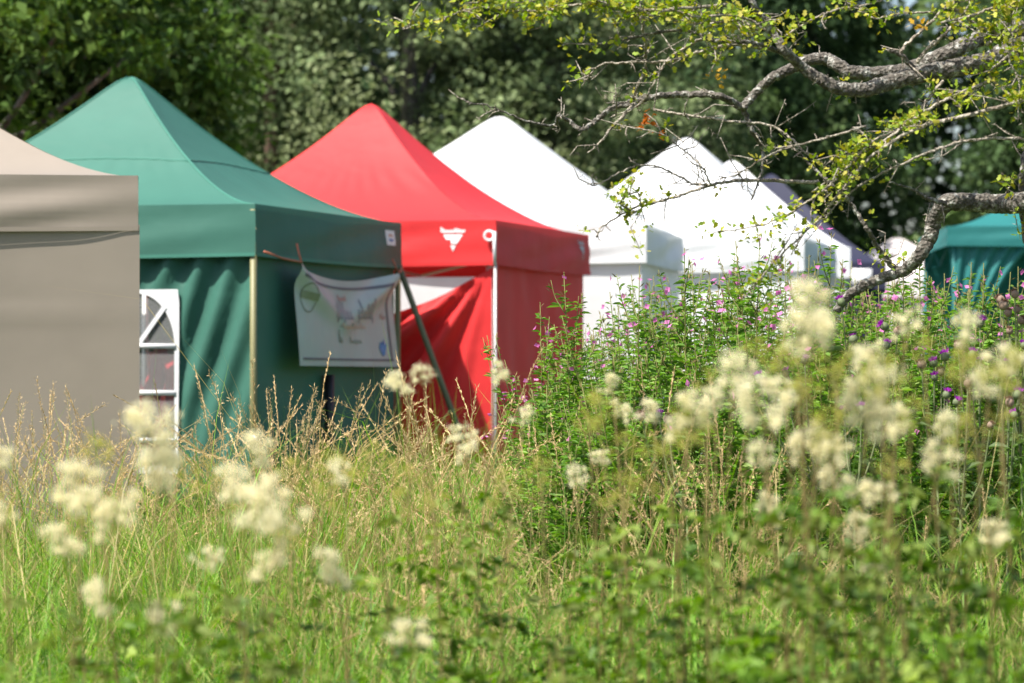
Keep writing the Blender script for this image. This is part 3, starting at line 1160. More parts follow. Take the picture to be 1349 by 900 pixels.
limb([z5(690, 200), z5(620, 152), z5(540, 126), z5(430, 120), z5(340, 90), z5(200, 110), z5(100, 130), z5(20, 130)], 6, 1.2, HD - .2, HD - .5, .35, .7)
limb([z5(620, 150), z5(500, 130), z5(400, 150), z5(300, 180), z5(180, 185), z5(90, 195), z5(40, 255)], 4, 1.2, HD - .2, HD - .1, .12, .8)
limb([z5(200, -40), z5(215, 60), z5(225, 130), z5(225, 200), z5(200, 260), z5(190, 300)], 3.2, 2, HD - .3, HD, .1, .8)
limb([z5(420, 100), z5(300, 170), z5(250, 250), z5(210, 310), z5(120, 350)], 2.6, 1, HD - .2, HD - .1, .08, .8)
limb([z5(250, 325), z5(370, 345), z5(480, 360), z5(590, 370), z5(650, 405), z5(710, 460), z5(760, 500)], 2.2, 1.8, HD, HD - .2, .03, .8)
limb([z5(740, 540), z5(690, 540), z5(540, 535), z5(440, 545), z5(330, 580), z5(240, 605), z5(180, 622), z5(100, 672), (785, 312)], 3.6, 1.2, HD - .1, HD - .5, .06, .7)
limb([z5(430, 548), z5(365, 545), z5(330, 525), z5(260, 495), z5(190, 495), z5(100, 540), z5(70, 552)], 2, .8, HD - .3, HD - .3, 0, .6)
limb([z5(420, 550), z5(390, 490), z5(330, 440), z5(270, 395), z5(150, 375)], 1.6, .9, HD - .3, HD - .2, .05, .9)
limb([(1420, 190), (1349, 183), z5(1200, 415), z5(1100, 440), z5(980, 490), z5(880, 540), z5(800, 600), z5(760, 650)], 3.2, 1.2, HD - .3, HD - .4, .12, .8)
limb([(1420, 120), (1349, 132), z5(1200, 338), z5(1060, 372), z5(960, 420), z5(880, 480), z5(820, 550), z5(740, 650), z4(570, 450), z4(490, 540), z4(440, 600)], 4.2, 1, HD - .4, HD - .4, .3, .8)
limb([z5(1260, 235), z5(1130, 290), z5(1040, 340), z5(960, 400), z5(850, 470), z5(760, 560), z5(640, 640), z5(550, 672), z5(430, 690)], 3, 1, HD - .3, HD - .5, .5, .9)
limb([z5(1110, 240), z5(1060, 300), z5(1000, 370), z5(900, 420), z5(820, 500), z5(720, 570)], 2.6, 1.2, HD - .2, HD - .4, .6, .9)
limb([z5(880, 375), z5(760, 410), z5(640, 440), z5(560, 480), z5(490, 520), z5(370, 545)], 2, .8, HD - .4, HD - .4, .05, 1)
limb([z4(960, 505), z4(925, 495), z4(880, 440), z4(840, 370), z4(790, 295), z4(740, 240), z4(650, 160), z4(600, 100)], 7, 2, HD + .3, HD + .1, .1, .4)
limb([z4(1095, 290), z4(1040, 275), z4(990, 245), z4(915, 220)], 5.5, 1.3, HD + .1, HD - .1, 0, .3)
limb([(1352, 320), (1345, 270), (1347, 230), (1352, 190), (1380, 120)], 6.5, 4, HD + .1, HD, .1, .3)
limb([z3(600, 500), z3(530, 455), z3(450, 375), z3(375, 355)], 6, 3, HD, HD - .1, 0, .3)
limb([z3(450, 372), z3(510, 300), z3(620, 200), z3(740, 80), z3(800, 0), z3(840, -60)], 3, 1.6, HD - .1, HD - .1, .1, .4)
limb([z3(570, 440), z3(640, 350), z3(740, 265), z3(840, 155), z3(920, 60), z3(980, -20)], 3.6, 2, HD - .1, HD - .2, .15, .4)
limb([z3(700, 90), z3(520, 88), z3(400, 105), z3(280, 130), z3(170, 60), z3(80, 20), z3(0, -20)], 1.8, 1, HD - .2, HD - .3, .3, .6)
limb([(960, 6), z8(1400, 60), z8(1130, 45), z8(980, 22), z8(800, 45), z8(700, 60), z8(560, 66), z8(350, 45), z8(230, 62), z8(110, 106), z8(-130, 170)], 2.8, .9, HD - .4, HD - .7, .9, .8)
limb([z8(1130, 45), z8(1000, -10), z8(860, -30), z8(600, 10), z8(400, -5), z8(280, 20)], 2, 1, HD - .5, HD - .7, 1.0, .7)
limb([(1010, 40), (985, 25), (955, 20), (915, 22), (880, 10), (850, 16), (815, 4)], 2.2, 1, HD - .4, HD - .5, .9, .7)
limb([z5(560, 90), z5(500, 60), z5(420, 70), z5(330, 60), z5(250, 40)], 2.2, 1, HD - .3, HD - .4, .8, .7)
limb([z5(640, 108), z5(700, 70), z5(760, 40), z5(830, 20), z5(900, 10), z5(960, -20)], 2, 1.2, HD - .3, HD - .4, .6, .7)
limb([(1240, 30), (1275, 22), (1310, 10), (1349, 6), (1400, -20)], 2, 3, HD - .4, HD - .3, .9, .8)
limb([(1300, 60), (1320, 40), (1335, 20), (1345, -20)], 3, 3, HD - .3, HD - .3, 1.1, .8)
limb([(1349, 90), (1325, 50), (1290, 35), (1262, 12), (1255, -15)], 3, 1.5, HD - .3, HD - .3, 1.1, .8)
limb([(1349, 60), (1320, 80), (1305, 100), (1330, 125), (1349, 150)], 2.4, 1.5, HD - .35, HD - .4, 1.0, .6)
limb([(1349, 30), (1330, 75), (1343, 110), (1341, 160)], 1.6, 1, HD - .5, HD - .5, .5, .6)
limb([(1349, 225), (1335, 240), (1325, 255)], 1.4, 1, HD - .1, HD - .1, 1.0, .6)
limb([z5(180, 622), z5(150, 600), z5(200, 570), z5(215, 620), z5(225, 660)], 1.6, .9, HD - .4, HD - .5, 1.2, .7)

# trunk (outside the frame to the right) and limbs
tz = np.linspace(0, 1, 14)
tp = np.stack([2.75 + .12 * np.sin(3 * tz), np.full(14, HD + .2) - .1 * tz, HL[2] - .05 + tz * 2.6], -1)
mb = MB()
mb.add(*tube(tp - HL, .16 * (1 + .5 * np.exp(-tz * 9)) * (1 - .45 * tz) * (1 + .08 * np.sin(17 * tz)), 14))
# upper limbs that carry the rest of the crown above and beyond the frame
up = np.random.default_rng(55)
ups = []
for i in range(9):
    a_ = up.uniform(0, 2 * PI)
    st = np.array([2.80, HD + .12, 2.0 + .06 * i])
    e_ = st + np.array([math.cos(a_) * 1.3 + .5, math.sin(a_) * 1.2, up.uniform(.7, 1.8)])
    if e_[0] < 2.3:
        e_[0] = 2.3 + up.random()
    q = catmull([st, (st + e_) / 2 + up.normal(size=3) * .12, e_], 6)
    ups.append(q)
    mb.add(*tube(q - HL, np.linspace(.055, .012, len(q)), 8))
obj('trunk', mb.mesh('trunk', M['bark'], True, use_col=False), haw)
for q, rad, lf, tw, r0 in limbs:
    if r0 >= 5.5:
        V, Pq = tube(q - HL, rad, 12)
        obj('limb', build_mesh('limb', V, Pq, M['bark'], smooth=True), haw)
    else:
        V, Pq = tube(q - HL, rad, 6)
        obj('branch', build_mesh('branch', V, Pq, M['twig'], smooth=True), haw)
tw_mb, lf_mb = MB(), MB()
hr = np.random.default_rng(77)
LEAFC = np.array([(.30, .36, .035), (.24, .34, .03), (.38, .40, .05), (.18, .27, .03), (.42, .38, .06)])


def hleaf(pos, dirv, nrm, L):
    """lobed little leaf, six corners"""
    d = unit(dirv)
    s = unit(np.cross(d, nrm))
    nn = np.cross(s, d)
    V = np.array([pos, pos + d * L * .35 + s * L * .36 + nn * L * .08, pos + d * L * .62 + s * L * .18, pos + d * L * .78 + s * L * .30 + nn * L * .06,
                  pos + d * L, pos + d * L * .78 - s * L * .30 + nn * L * .06, pos + d * L * .62 - s * L * .18, pos + d * L * .35 - s * L * .36 + nn * L * .08])
    c = LEAFC[hr.integers(0, len(LEAFC))] * hr.uniform(.75, 1.2)
    lf_mb.add(V, [np.array([[0, 1, 2, 6], [0, 6, 7, 0][:4] if False else [0, 2, 4, 6]])[:0].reshape(0, 4), np.array([[0, 1, 2], [0, 2, 6], [0, 6, 7], [2, 3, 4], [2, 4, 6], [6, 4, 5]])], c)


def cluster(p, n, spread=.030, L=.023):
    for _ in range(n):
        d = unit(hr.normal(size=3) + [0, 0, .25])
        hleaf(p + d * hr.uniform(0, spread), unit(d + hr.normal(size=3) * .5), unit(hr.normal(size=3) * .6 + [0, -.2, 1]), L * hr.uniform(.6, 1.25))


def dress(q, lf, tw, thin):
    seg = np.linalg.norm(np.diff(q, axis=0), axis=1)
    Ltot = seg.sum()
    nt_ = int(Ltot * 46 * tw)
    for _ in range(nt_):
        i = hr.integers(0, len(q) - 1)
        p = q[i] + (q[i + 1] - q[i]) * hr.random()
        t = unit(q[i + 1] - q[i])
        d = unit(hr.normal(size=3) * .8 + t * .7 + [0, 0, .15])
        L = hr.choice([.018, .03, .05, .10, .17], p=[.28, .26, .22, .15, .09])
        e = p + d * L
        m_ = (p + e) / 2 + hr.normal(size=3) * L * .12
        tw_mb.add(*tube([p - HL, m_ - HL, e - HL], [.0026, .0022, .0011], 4))
        if L > .04:
            for k in range(int(L * 60)):
                b0 = p + (e - p) * hr.random()
                tw_mb.add(*tube([b0 - HL, b0 - HL + unit(hr.normal(size=3)) * hr.uniform(.008, .02)], [.0014, .0006], 3))
        if hr.random() < lf * 1.1:
            cluster(e - HL, hr.integers(6, 12))
            if L > .06:
                cluster((p + e) / 2 - HL, hr.integers(3, 7))
    for _ in range(int(Ltot * 42 * lf)):
        i = hr.integers(0, len(q))
        cluster(q[i] - HL + hr.normal(size=3) * .022, hr.integers(4, 9))


for q, rad, lf, tw, r0 in limbs:
    dress(q, lf, tw, r0 < 5)
for q in ups:
    dress(q, .9, .8, True)
    for _ in range(40):
        cluster(q[hr.integers(6, len(q))] - HL + hr.normal(size=3) * .14, 6)
obj('twigs', tw_mb.mesh('twigs', M['twig'], use_col=False), haw, kind='stuff')
obj('crown', lf_mb.mesh('hawthorn_leaves', M['leaf']), haw, kind='stuff')
# little bunch of orange withered leaves
wb = MB()
save = LEAFC.copy()
LEAFC[:] = (.45, .13, .02)
lf_mb = MB()
for pxy in (z5(235, 340), z5(228, 370), z5(240, 362), z5(262, 395), z5(215, 378)):
    cluster(P(*pxy, HD - .1) - HL, 7, .02, .024)
LEAFC[:] = (.5, .30, .03)
for pxy in (z3(560, 180), z3(595, 165), z3(620, 190), z5(445, 215), z5(440, 240), z5(425, 225)):
    cluster(P(*pxy, HD - .15) - HL, 5, .02, .022)
LEAFC[:] = save
wl = obj('withered_leaves', lf_mb.mesh('withered_leaves', M['leaf']), haw, kind='stuff')
wl['label'] = 'small bunches of orange withered leaves'


# ------------------------------------------------------------------ grass
def grass_mesh(name, n, yr, hmu, seed, margin=1.3, wmul=1.0, mix=(.26, .24, .2, .14, .1, .06), xmin=-99):
    r = np.random.default_rng(seed)
    y = np.sqrt(r.uniform(0, 1, n * 2)) * (yr[1] - yr[0]) + yr[0]
    lim = .172 * y + margin
    x = r.uniform(-1, 1, n * 2) * (.172 * yr[1] + margin)
    ok = (np.abs(x) < lim) & (x > xmin)
    x, y = x[ok][:n], y[ok][:n]
    n = len(x)
    patch = wav(x, y, 21, 3, 1.1)
    h = hmu * np.exp(r.normal(size=n) * .28) * (1 + .22 * patch)
    h = h * np.clip(.85 + .15 * patch, .6, 1.2)
    az = r.uniform(0, 2 * PI, n)
    lean = r.gamma(2.0, .26, n) * h
    dx, dy = np.cos(az) * lean, np.sin(az) * lean
    wd = r.uniform(.0028, .0062, n) * wmul
    fa = r.uniform(0, 2 * PI, n)
    sx, sy = np.cos(fa) * wd / 2, np.sin(fa) * wd / 2
    z0 = np.asarray(ground_z(x, y)) - .01
    lev = [0, .45, .8]
    V = np.zeros((n, 7, 3))
    for i, t in enumerate(lev):
        bx_, by_, bz = x + dx * t ** 2, y + dy * t ** 2, z0 + h * (t - .12 * t ** 2 * np.minimum(lean / h, 1))
        k = 1 - .3 * i / 2
        V[:, 2 * i] = np.stack([bx_ - sx * k, by_ - sy * k, bz], -1)
        V[:, 2 * i + 1] = np.stack([bx_ + sx * k, by_ + sy * k, bz], -1)
    V[:, 6] = np.stack([x + dx * 1.05, y + dy * 1.05, z0 + h * (1 - .34 * np.minimum(lean / h, 1.6))], -1)
    b = np.arange(n)[:, None] * 7
    Q = np.concatenate([b + [0, 1, 3, 2], b + [2, 3, 5, 4]])
    T = b + [4, 5, 6]
    pal = np.array([(.16, .32, .035), (.11, .24, .03), (.21, .38, .05), (.26, .39, .06), (.08, .16, .03), (.48, .40, .17)])
    pi_ = r.choice(len(pal), n, p=mix)
    c = pal[pi_] * r.uniform(.75, 1.25, (n, 1)) * (1 + .12 * patch[:, None])
    # straw-coloured tips on part of the blades
    c7 = np.repeat(c[:, None, :], 7, 1)
    return build_mesh(name, V.reshape(-1, 3), [Q, T], M['grass'], c7.reshape(-1, 3))


gr = obj('grass', grass_mesh('grass', 175000, (4.6, 21.5), .54, 5), kind='stuff')
g2 = obj('tall_grass', grass_mesh('tall_grass', 26000, (8.8, 12.6), .84, 6, 1.0, .85, (.16, .14, .16, .2, .04, .30)), kind='stuff')
tag(g2, 'taller thin yellowing grass running along the foot of the flower bed', 'grass')
tag(gr, 'lush green meadow grass in front of the tents', 'grass')


# ------------------------------------------------------------------ dry seeding grass clumps
def tuft_mesh(seed, nst, hm, spread=.16):
    r = np.random.default_rng(seed)
    st, hd = MB(), MB()
    for i in range(nst):
        h = hm * r.uniform(.66, 1.08)
        a = r.uniform(0, 2 * PI)
        b0 = np.array([math.cos(a), math.sin(a), 0]) * r.uniform(.01, spread)
        a2 = a + r.normal() * .9
        ln = h * r.uniform(.05, .55)
        t = np.linspace(0, 1, 9)
        nod = r.uniform(0, .16) * h * (t > .75) * (t - .75) * 4
        q = b0 + np.stack([math.cos(a2) * ln * t ** 2.3, math.sin(a2) * ln * t ** 2.3, h * t - nod * .6 - .3 * ln * t ** 3], -1)
        q[:, :2] += r.normal(size=(9, 2)) * .003
        tone = r.uniform(.8, 1.2)
        c = np.array((.50, .37, .17)) * tone if r.random() < .75 else np.array((.36, .36, .12)) * tone
        st.add(*tube(q, np.linspace(.0019, .0010, 9), 3, False), c)
        # panicle on the top of the stalk
        pl = r.uniform(.15, .28)
        m = int(pl * 330)
        seg = np.linalg.norm(np.diff(q, axis=0), axis=1)
        cum = np.concatenate([[0], np.cumsum(seg)])
        s_ = cum[-1] - pl * r.random(m) ** 1.1
        pos = np.stack([np.interp(s_, cum, q[:, k]) for k in range(3)], -1)
        tang = unit(q[-1] - q[-3])
        side = r.normal(size=(m, 3))
        open_ = r.choice([.3, .45, .8])
        dirv = unit(tang * 1.0 + side * open_ * .6)
        pos = pos + dirv * (r.random((m, 1)) ** 1.5) * .022 * open_
        V, Q = diamonds(pos, dirv, unit(r.normal(size=(m, 3))), r.uniform(.010, .019, m), r.uniform(.0020, .0036, m), .1)
        cc = np.array((.66, .49, .27)) * r.uniform(.75, 1.25, (m, 1)) * tone
        hd.add(V, Q, np.repeat(cc, 4, 0))
    # dry basal blades
    m = 24
    a = r.uniform(0, 2 * PI, m)
    pos = np.stack([np.cos(a) * .06, np.sin(a) * .06, np.zeros(m)], -1)
    dv = unit(np.stack([np.cos(a) * .35, np.sin(a) * .35, np.ones(m)], -1) + r.normal(size=(m, 3)) * .15)
    V, Q = diamonds(pos, dv, r.normal(size=(m, 3)), r.uniform(.3, .65, m), .006, .2)
    st.add(V, Q, np.repeat(np.array([(.30, .32, .10)]) * r.uniform(.7, 1.3, (m, 1)), 4, 0))
    return st.mesh('stalks', M['dry']), hd.mesh('seed_heads', M['dry'])


TUFT = [tuft_mesh(600 + i, 6 + i % 4, 1.25) for i in range(10)]
TGRP = 'dry seeding grass clumps'


def tuft(px, d, h, lab):
    x, y = X(px, d), d
    t = thing('dry_grass_clump', lab, 'grass clump', (x, y, gz(x, y)), random.uniform(0, 6.28), TGRP)
    a, b = random.choice(TUFT)
    s = h / 1.25
    obj('stalks', a, t, scale=(s * 1.0, s * 1.0, s), kind='stuff')
    obj('seed_heads', b, t, scale=(s, s, s), kind='stuff')


def tuft_label(px):
    if px < 175:
        return 'tan seeding grass clump growing before the beige tent wall'
    if px < 240:
        return 'tan seeding grass clump growing before the arched tent window'
    if px < 375:
        return 'tan seeding grass clump growing before the lit green tent wall'
    if px < 530:
        return 'tan seeding grass clump growing below the white banner'
    if px < 690:
        return 'tan seeding grass clump growing before the red tent'
    return 'tan seeding grass clump at the edge of the willowherb bed'


rr = random.Random(5)
for i in range(62):                      # the band along the left tents
    px = rr.uniform(-60, 380)
    tuft(px, rr.uniform(11.4, 14.2), rr.uniform(1.05, 1.34) if px < 150 else rr.uniform(1.02, 1.4), tuft_label(px))
for i in range(24):
    px = rr.uniform(370, 570)
    tuft(px, rr.uniform(11.2, 13.6), rr.uniform(1.1, 1.48), tuft_label(px))
for i in range(18):
    px = rr.uniform(560, 700)
    tuft(px, rr.uniform(11.0, 13.2), rr.uniform(1.05, 1.48), tuft_label(px))
for i in range(24):
    px = rr.uniform(690, 1010)
    tuft(px, rr.uniform(10.0, 11.8), rr.uniform(1.0, 1.42), tuft_label(px))
for i in range(40):
    px = rr.uniform(380, 1340)
    tuft(px, rr.uniform(8.6, 10.6), rr.uniform(.75, 1.02), 'shorter tan grass clump scattered through the green meadow before the willowherb')


# ------------------------------------------------------------------ willowherb
def lance_leaves(mb, pos, dirv, L, W, col, r):
    """leaf with two bends: 6 points"""
    n = len(pos)
    d = unit(dirv)
    s = unit(np.cross(d, np.array([0, 0, 1.0]) + r.normal(size=(n, 3)) * .45))
    up_ = np.cross(s, d)
    L = L[:, None]
    W = W[:, None]
    dn = np.array([0, 0, -1.0])
    p0 = pos
    m1 = pos + d * L * .35 + up_ * L * .03
    m2 = pos + d * L * .7 + dn * L * .08
    tip = pos + d * L * .97 + dn * L * .24
    V = np.stack([p0, m1 + s * W * .5 + up_ * W * .15, m2 + s * W * .38 + up_ * W * .1, tip, m2 - s * W * .38 + up_ * W * .1, m1 - s * W * .5 + up_ * W * .15], 1).reshape(-1, 3)
    b = np.arange(n)[:, None] * 6
    mb.add(V, [b + [0, 1, 2, 3], b + [0, 3, 4, 5]], np.repeat(col, 6, 0))


def willow_variant(seed, H=1.7, flowers=8, leafy=1.0):
    r = np.random.default_rng(seed)
    st, lv, fl, bd = MB(), MB(), MB(), MB()
    t = np.linspace(0, 1, 8)
    lean = r.normal(size=2) * .07
    q = np.stack([lean[0] * t ** 2, lean[1] * t ** 2, H * t], -1)
    st.add(*tube(q, np.linspace(.0050, .0018, 8), 5), (.16, .16, .05))
    axes = [(q, 0.12)]
    for i in range(r.integers(7, 11)):
        f = r.uniform(.45, .9)
        p0 = np.array([lean[0] * f ** 2, lean[1] * f ** 2, H * f])
        a = r.uniform(0, 2 * PI)
        L = (1 - f) * H * r.uniform(.5, .85) + .06
        e = p0 + np.array([math.cos(a) * L * .42, math.sin(a) * L * .42, L * .85])
        qq = catmull([p0, (p0 + e) / 2 + [math.cos(a) * L * .08, math.sin(a) * L * .08, -.02 * L], e], 3)
        st.add(*tube(qq, np.linspace(.003, .0014, len(qq)), 4), (.18, .19, .06))
        axes.append((qq, 0.0))
    pal = np.array([(.13, .26, .04), (.095, .20, .032), (.17, .31, .05), (.21, .33, .065)])
    for q_, s0 in axes:
        Lq = np.linalg.norm(np.diff(q_, axis=0), axis=1).sum()
        m = int(Lq * 62 * leafy)
        if m < 3:
            continue
        tt = np.sort(r.uniform(s0, .97, m))
        idx = tt * (len(q_) - 1)
        pos = np.stack([np.interp(idx, np.arange(len(q_)), q_[:, k]) for k in range(3)], -1)
        a = r.uniform(0, 2 * PI, m)
        dv = np.stack([np.cos(a), np.sin(a), r.uniform(.1, .8, m)], -1)
        sz = (1 - .55 * tt ** 2) * r.uniform(.7, 1.15, m) * (.085 if q_ is axes[0][0] else .06)
        lance_leaves(lv, pos, dv, sz, sz * .23, pal[r.integers(0, 4, m)] * r.uniform(.75, 1.3, (m, 1)), r)
    # flowers and buds at the tops
    for q_, _ in axes:
        tip = q_[-1]
        for k in range(r.integers(2, 5)):
            d = unit(r.normal(size=3) * .6 + [0, 0, .7])
            p = tip - np.array([0, 0, r.uniform(0, .10)])
            V, Q = diamonds(p[None], d[None], r.normal(size=(1, 3)), np.array([.03]), np.array([.006]), .2)
            bd.add(V, Q, np.array((.20, .16, .06)))
    for k in range(flowers):
        q_, _ = axes[r.integers(0, len(axes))]
        c = q_[-1] + r.normal(size=3) * [.028, .028, .03] - [0, 0, .02]
        n0 = unit(r.normal(size=3) * .6 + [0, -.4, .5])
        s0 = unit(np.cross(n0, r.normal(size=3)))
        s1 = np.cross(n0, s0)
        col = np.array((.70, .24, .52)) * r.uniform(.8, 1.25)
        dv = np.array([s0, s1, -s0, -s1]) + n0 * .45
        V, Q = diamonds(np.repeat(c[None], 4, 0), dv, np.repeat(n0[None], 4, 0), np.full(4, .016), np.full(4, .016), .1)
        fl.add(V, Q, col)
    res = [('stem', st.mesh('willow_stem', M['stem'])), ('leaves', lv.mesh('willow_leaves', M['leaf'])), ('buds', bd.mesh('willow_buds', M['stem']))]
    if flowers:
        res.append(('flowers', fl.mesh('willow_flowers', M['petal'])))
    return res, H


WV = [willow_variant(700 + i, 1.7, [9, 6, 3, 10, 1, 5, 2][i]) for i in range(7)]
WN = [willow_variant(720 + i, 1.3, [0, 1, 0, 1][i], 1.9) for i in range(4)]


def top_y(px):
    xs = [660, 700, 735, 760, 790, 850, 900, 950, 1000, 1040, 1085, 1120, 1150, 1200, 1250, 1300, 1349, 1450]
    ys = [540, 480, 425, 400, 425, 358, 350, 325, 322, 345, 320, 365, 372, 348, 345, 352, 352, 350]
    return float(np.interp(px, xs, ys))


rr = random.Random(9)


def willow(px, d, ztop, variants, lab, grp):
    x, y = X(px, d), d
    res, H = rr.choice(variants)
    s = max(.3, ztop) / H
    t = thing('willowherb', lab, 'wildflower', (x, y, gz(x, y)), rr.uniform(0, 6.28), grp)
    sxy = (s + 1) / 2
    for nm, me in res:
        obj(nm, me, t, scale=(sxy, sxy, s), kind=None if nm == 'stem' else 'stuff')


def wlabel(px):
    if px < 790:
        return 'leafy willowherb with few pink flowers before the shaded red tent wall'
    if px < 920:
        return 'pink flowered willowherb before the tall white tent'
    if px < 1120:
        return 'pink flowered willowherb before the white tent beside the navy tent'
    if px < 1250:
        return 'tall leafy willowherb under the low hawthorn limb'
    return 'pink flowered willowherb before the teal gazebo'


def front_of(px):
    for lim, txt in ((800, 'at the bed edge before the shaded red tent wall'), (920, 'before the tall white tent'), (1040, 'before the second white tent'),
                     (1130, 'before the navy tent'), (1250, 'under the low hawthorn limb'), (1330, 'before the tied back teal curtains')):
        if px < lim:
            return txt
    return 'at the foot of the hawthorn trunk'


for i in range(95):
    px = 695 + 760 * (i + rr.random()) / 95
    d = rr.uniform(12.6, 14.8)
    y_ = top_y(px) + abs(rr.gauss(0, 1)) * 34 - 8
    willow(px, d, HC + (YH - y_) / F * d, WV, wlabel(px), 'pink willowherb plants in the tall bed')
for i in range(85):
    px = rr.uniform(700, 1440)
    d = rr.uniform(10.9, 12.8)
    y_ = max(top_y(px) + 55, 400) + rr.uniform(0, 130)
    willow(px, d, HC + (YH - y_) / F * d, WN, 'shorter leafy green willowherb ' + front_of(px), 'short willowherb at the front of the bed')
for (px, y_) in ((757, 352), (718, 392), (838, 345), (990, 303), (1000, 312), (1085, 300), (1175, 352), (905, 322), (1215, 325), (1190, 330)):
    d = 12.4
    willow(px, d, HC + (YH - y_) / F * d, WV, 'tallest willowherb stems standing up out of the flower bed', 'tall willowherb stems above the bed')


# ------------------------------------------------------------------ thistles
def head_parts(seed, spent):
    r = np.random.default_rng(seed)
    R = .014
    V, Q = grid(lambda u, v: np.stack([R * np.sin(.2 + v * 2.4) * np.cos(u * 2 * PI) * (1 + .12 * np.sin(u * 50)), R * np.sin(.2 + v * 2.4) * np.sin(u * 2 * PI) * (1 + .12 * np.sin(u * 50)),
                                       -R * 1.1 * np.cos(.2 + v * 2.4)], -1), 14, 7)
    bulb = build_mesh('bulb', V, Q, M['thistle_brown'] if spent else M['thistle_green'], smooth=True)
    m = 70
    a = r.uniform(0, 2 * PI, m)
    rad = r.uniform(0, .010, m)
    pos = np.stack([np.cos(a) * rad, np.sin(a) * rad, np.full(m, .009)], -1)
    dv = unit(np.stack([np.cos(a) * rad * 75, np.sin(a) * rad * 75, np.full(m, 1.0)], -1))
    V, Q = diamonds(pos, dv, r.normal(size=(m, 3)), r.uniform(.012, .019, m) * (.7 if spent else 1), .0035, .1)
    c = np.array((.24, .14, .10)) if spent else np.array((.42, .05, .46))
    cc = np.repeat(c * r.uniform(.7, 1.35, (m, 1)), 4, 0)
    return bulb, build_mesh('florets', V, Q, M['petal'], cc)


HEADS = [head_parts(800 + i, False) for i in range(3)]
SPENT = [head_parts(810 + i, True) for i in range(3)]


def thistle(px0, d, heads, lab):
    """heads: list of (px, py, spent)"""
    x0 = X(px0, d)
    base = np.array([x0, d, gz(x0, d)])
    t = thing('thistle', lab, 'thistle', base, 0, 'purple thistles in the flower bed')
    r = np.random.default_rng(int(px0))
    st, lv = MB(), MB()
    pts = [P(h[0], h[1], d + r.uniform(-.15, .15)) for h in heads]
    zc = min(p[2] for p in pts) * .72
    fork = base + np.array([0, 0, zc])
    st.add(*tube([(0, 0, 0), (.01, 0, zc * .5), fork - base], [.006, .005, .004], 5), (.16, .20, .08))
    for p, h in zip(pts, heads):
        q = catmull([fork, (fork + p) / 2 + [(p - fork)[0] * .2, 0, -.02], p], 5)
        st.add(*tube(q - base, np.linspace(.0036, .0024, len(q)), 4), (.17, .20, .09))
        me = (SPENT if h[2] else HEADS)[r.integers(0, 3)]
        s = r.uniform(.85, 1.2)
        ho = obj('flower_head', me[0], t, p - base, (r.normal() * .35, r.normal() * .35, 0), s)
        obj('florets', me[1], ho)
        m = 7
        idx = r.integers(0, len(q) - 2, m)
        a = r.uniform(0, 2 * PI, m)
        L = r.uniform(.04, .09, m)
        lance_leaves(lv, q[idx] - base, np.stack([np.cos(a), np.sin(a), r.uniform(.2, .8, m)], -1), L, L * .25, np.full((m, 3), (.12, .19, .06)) * r.uniform(.8, 1.2, (m, 1)), r)
    m = 34
    tt = r.uniform(.15, 1, m)
    a = r.uniform(0, 2 * PI, m)
    L = r.uniform(.08, .18, m) * (1.2 - .6 * tt)
    lance_leaves(lv, np.stack([.0 * tt, .0 * tt, tt * zc], -1), np.stack([np.cos(a), np.sin(a), r.uniform(.2, .8, m)], -1), L, L * .24, np.full((m, 3), (.10, .18, .05)) * r.uniform(.8, 1.25, (m, 1)), r)
    obj('stem', st.mesh('thistle_stem', M['stem']), t)
    obj('leaves', lv.mesh('thistle_leaves', M['leaf']), t, kind='stuff')


thistle(1160, 10.9, [(1108, 398, 0), (1165, 430, 0), (1182, 436, 1), (1124, 447, 0)], 'thistle with purple heads right beside the tallest cream plume')
thistle(1075, 10.8, [(1060, 475, 0), (1035, 492, 0), (1000, 498, 0), (1008, 505, 1)], 'thistle whose purple head pokes out just below the tallest cream plume')
thistle(1235, 10.7, [(1231, 497, 0), (1230, 478, 0), (1214, 480, 1), (1245, 470, 0), (1240, 490, 1)], 'thistle with small purple heads under the green bank before the gazebo')
thistle(1290, 10.6, [(1291, 425, 0), (1281, 467, 0), (1289, 478, 0), (1262, 455, 1), (1322, 455, 1)], 'thistle with one large bright purple head before the teal gazebo')
thistle(1325, 10.5, [(1326, 480, 0), (1340, 520, 0), (1336, 547, 0), (1330, 530, 1), (1318, 395, 1), (1322, 402, 1)], 'thistle with mixed purple and brown spent heads at the bank below the gazebo')
thistle(1345, 10.8, [(1340, 408, 1), (1346, 422, 1), (1330, 436, 1), (1349, 455, 0), (1337, 388, 1), (1328, 412, 1)], 'thistle with mostly brown spent heads before the gazebo curtains')
thistle(1125, 10.5, [(1112, 542, 0), (1118, 537, 1), (1135, 540, 0), (1168, 455, 0), (1146, 468, 1)], 'thistle with low purple heads among the cream plumes')
thistle(1265, 10.3, [(1247, 520, 0), (1305, 560, 1), (1275, 505, 1), (1260, 530, 0)], 'thistle with sparse purple heads low in the bank')
thistle(905, 10.4, [(868, 548, 0), (880, 552, 1), (845, 548, 1)], 'small thistle beside the tan grass at the bed edge')


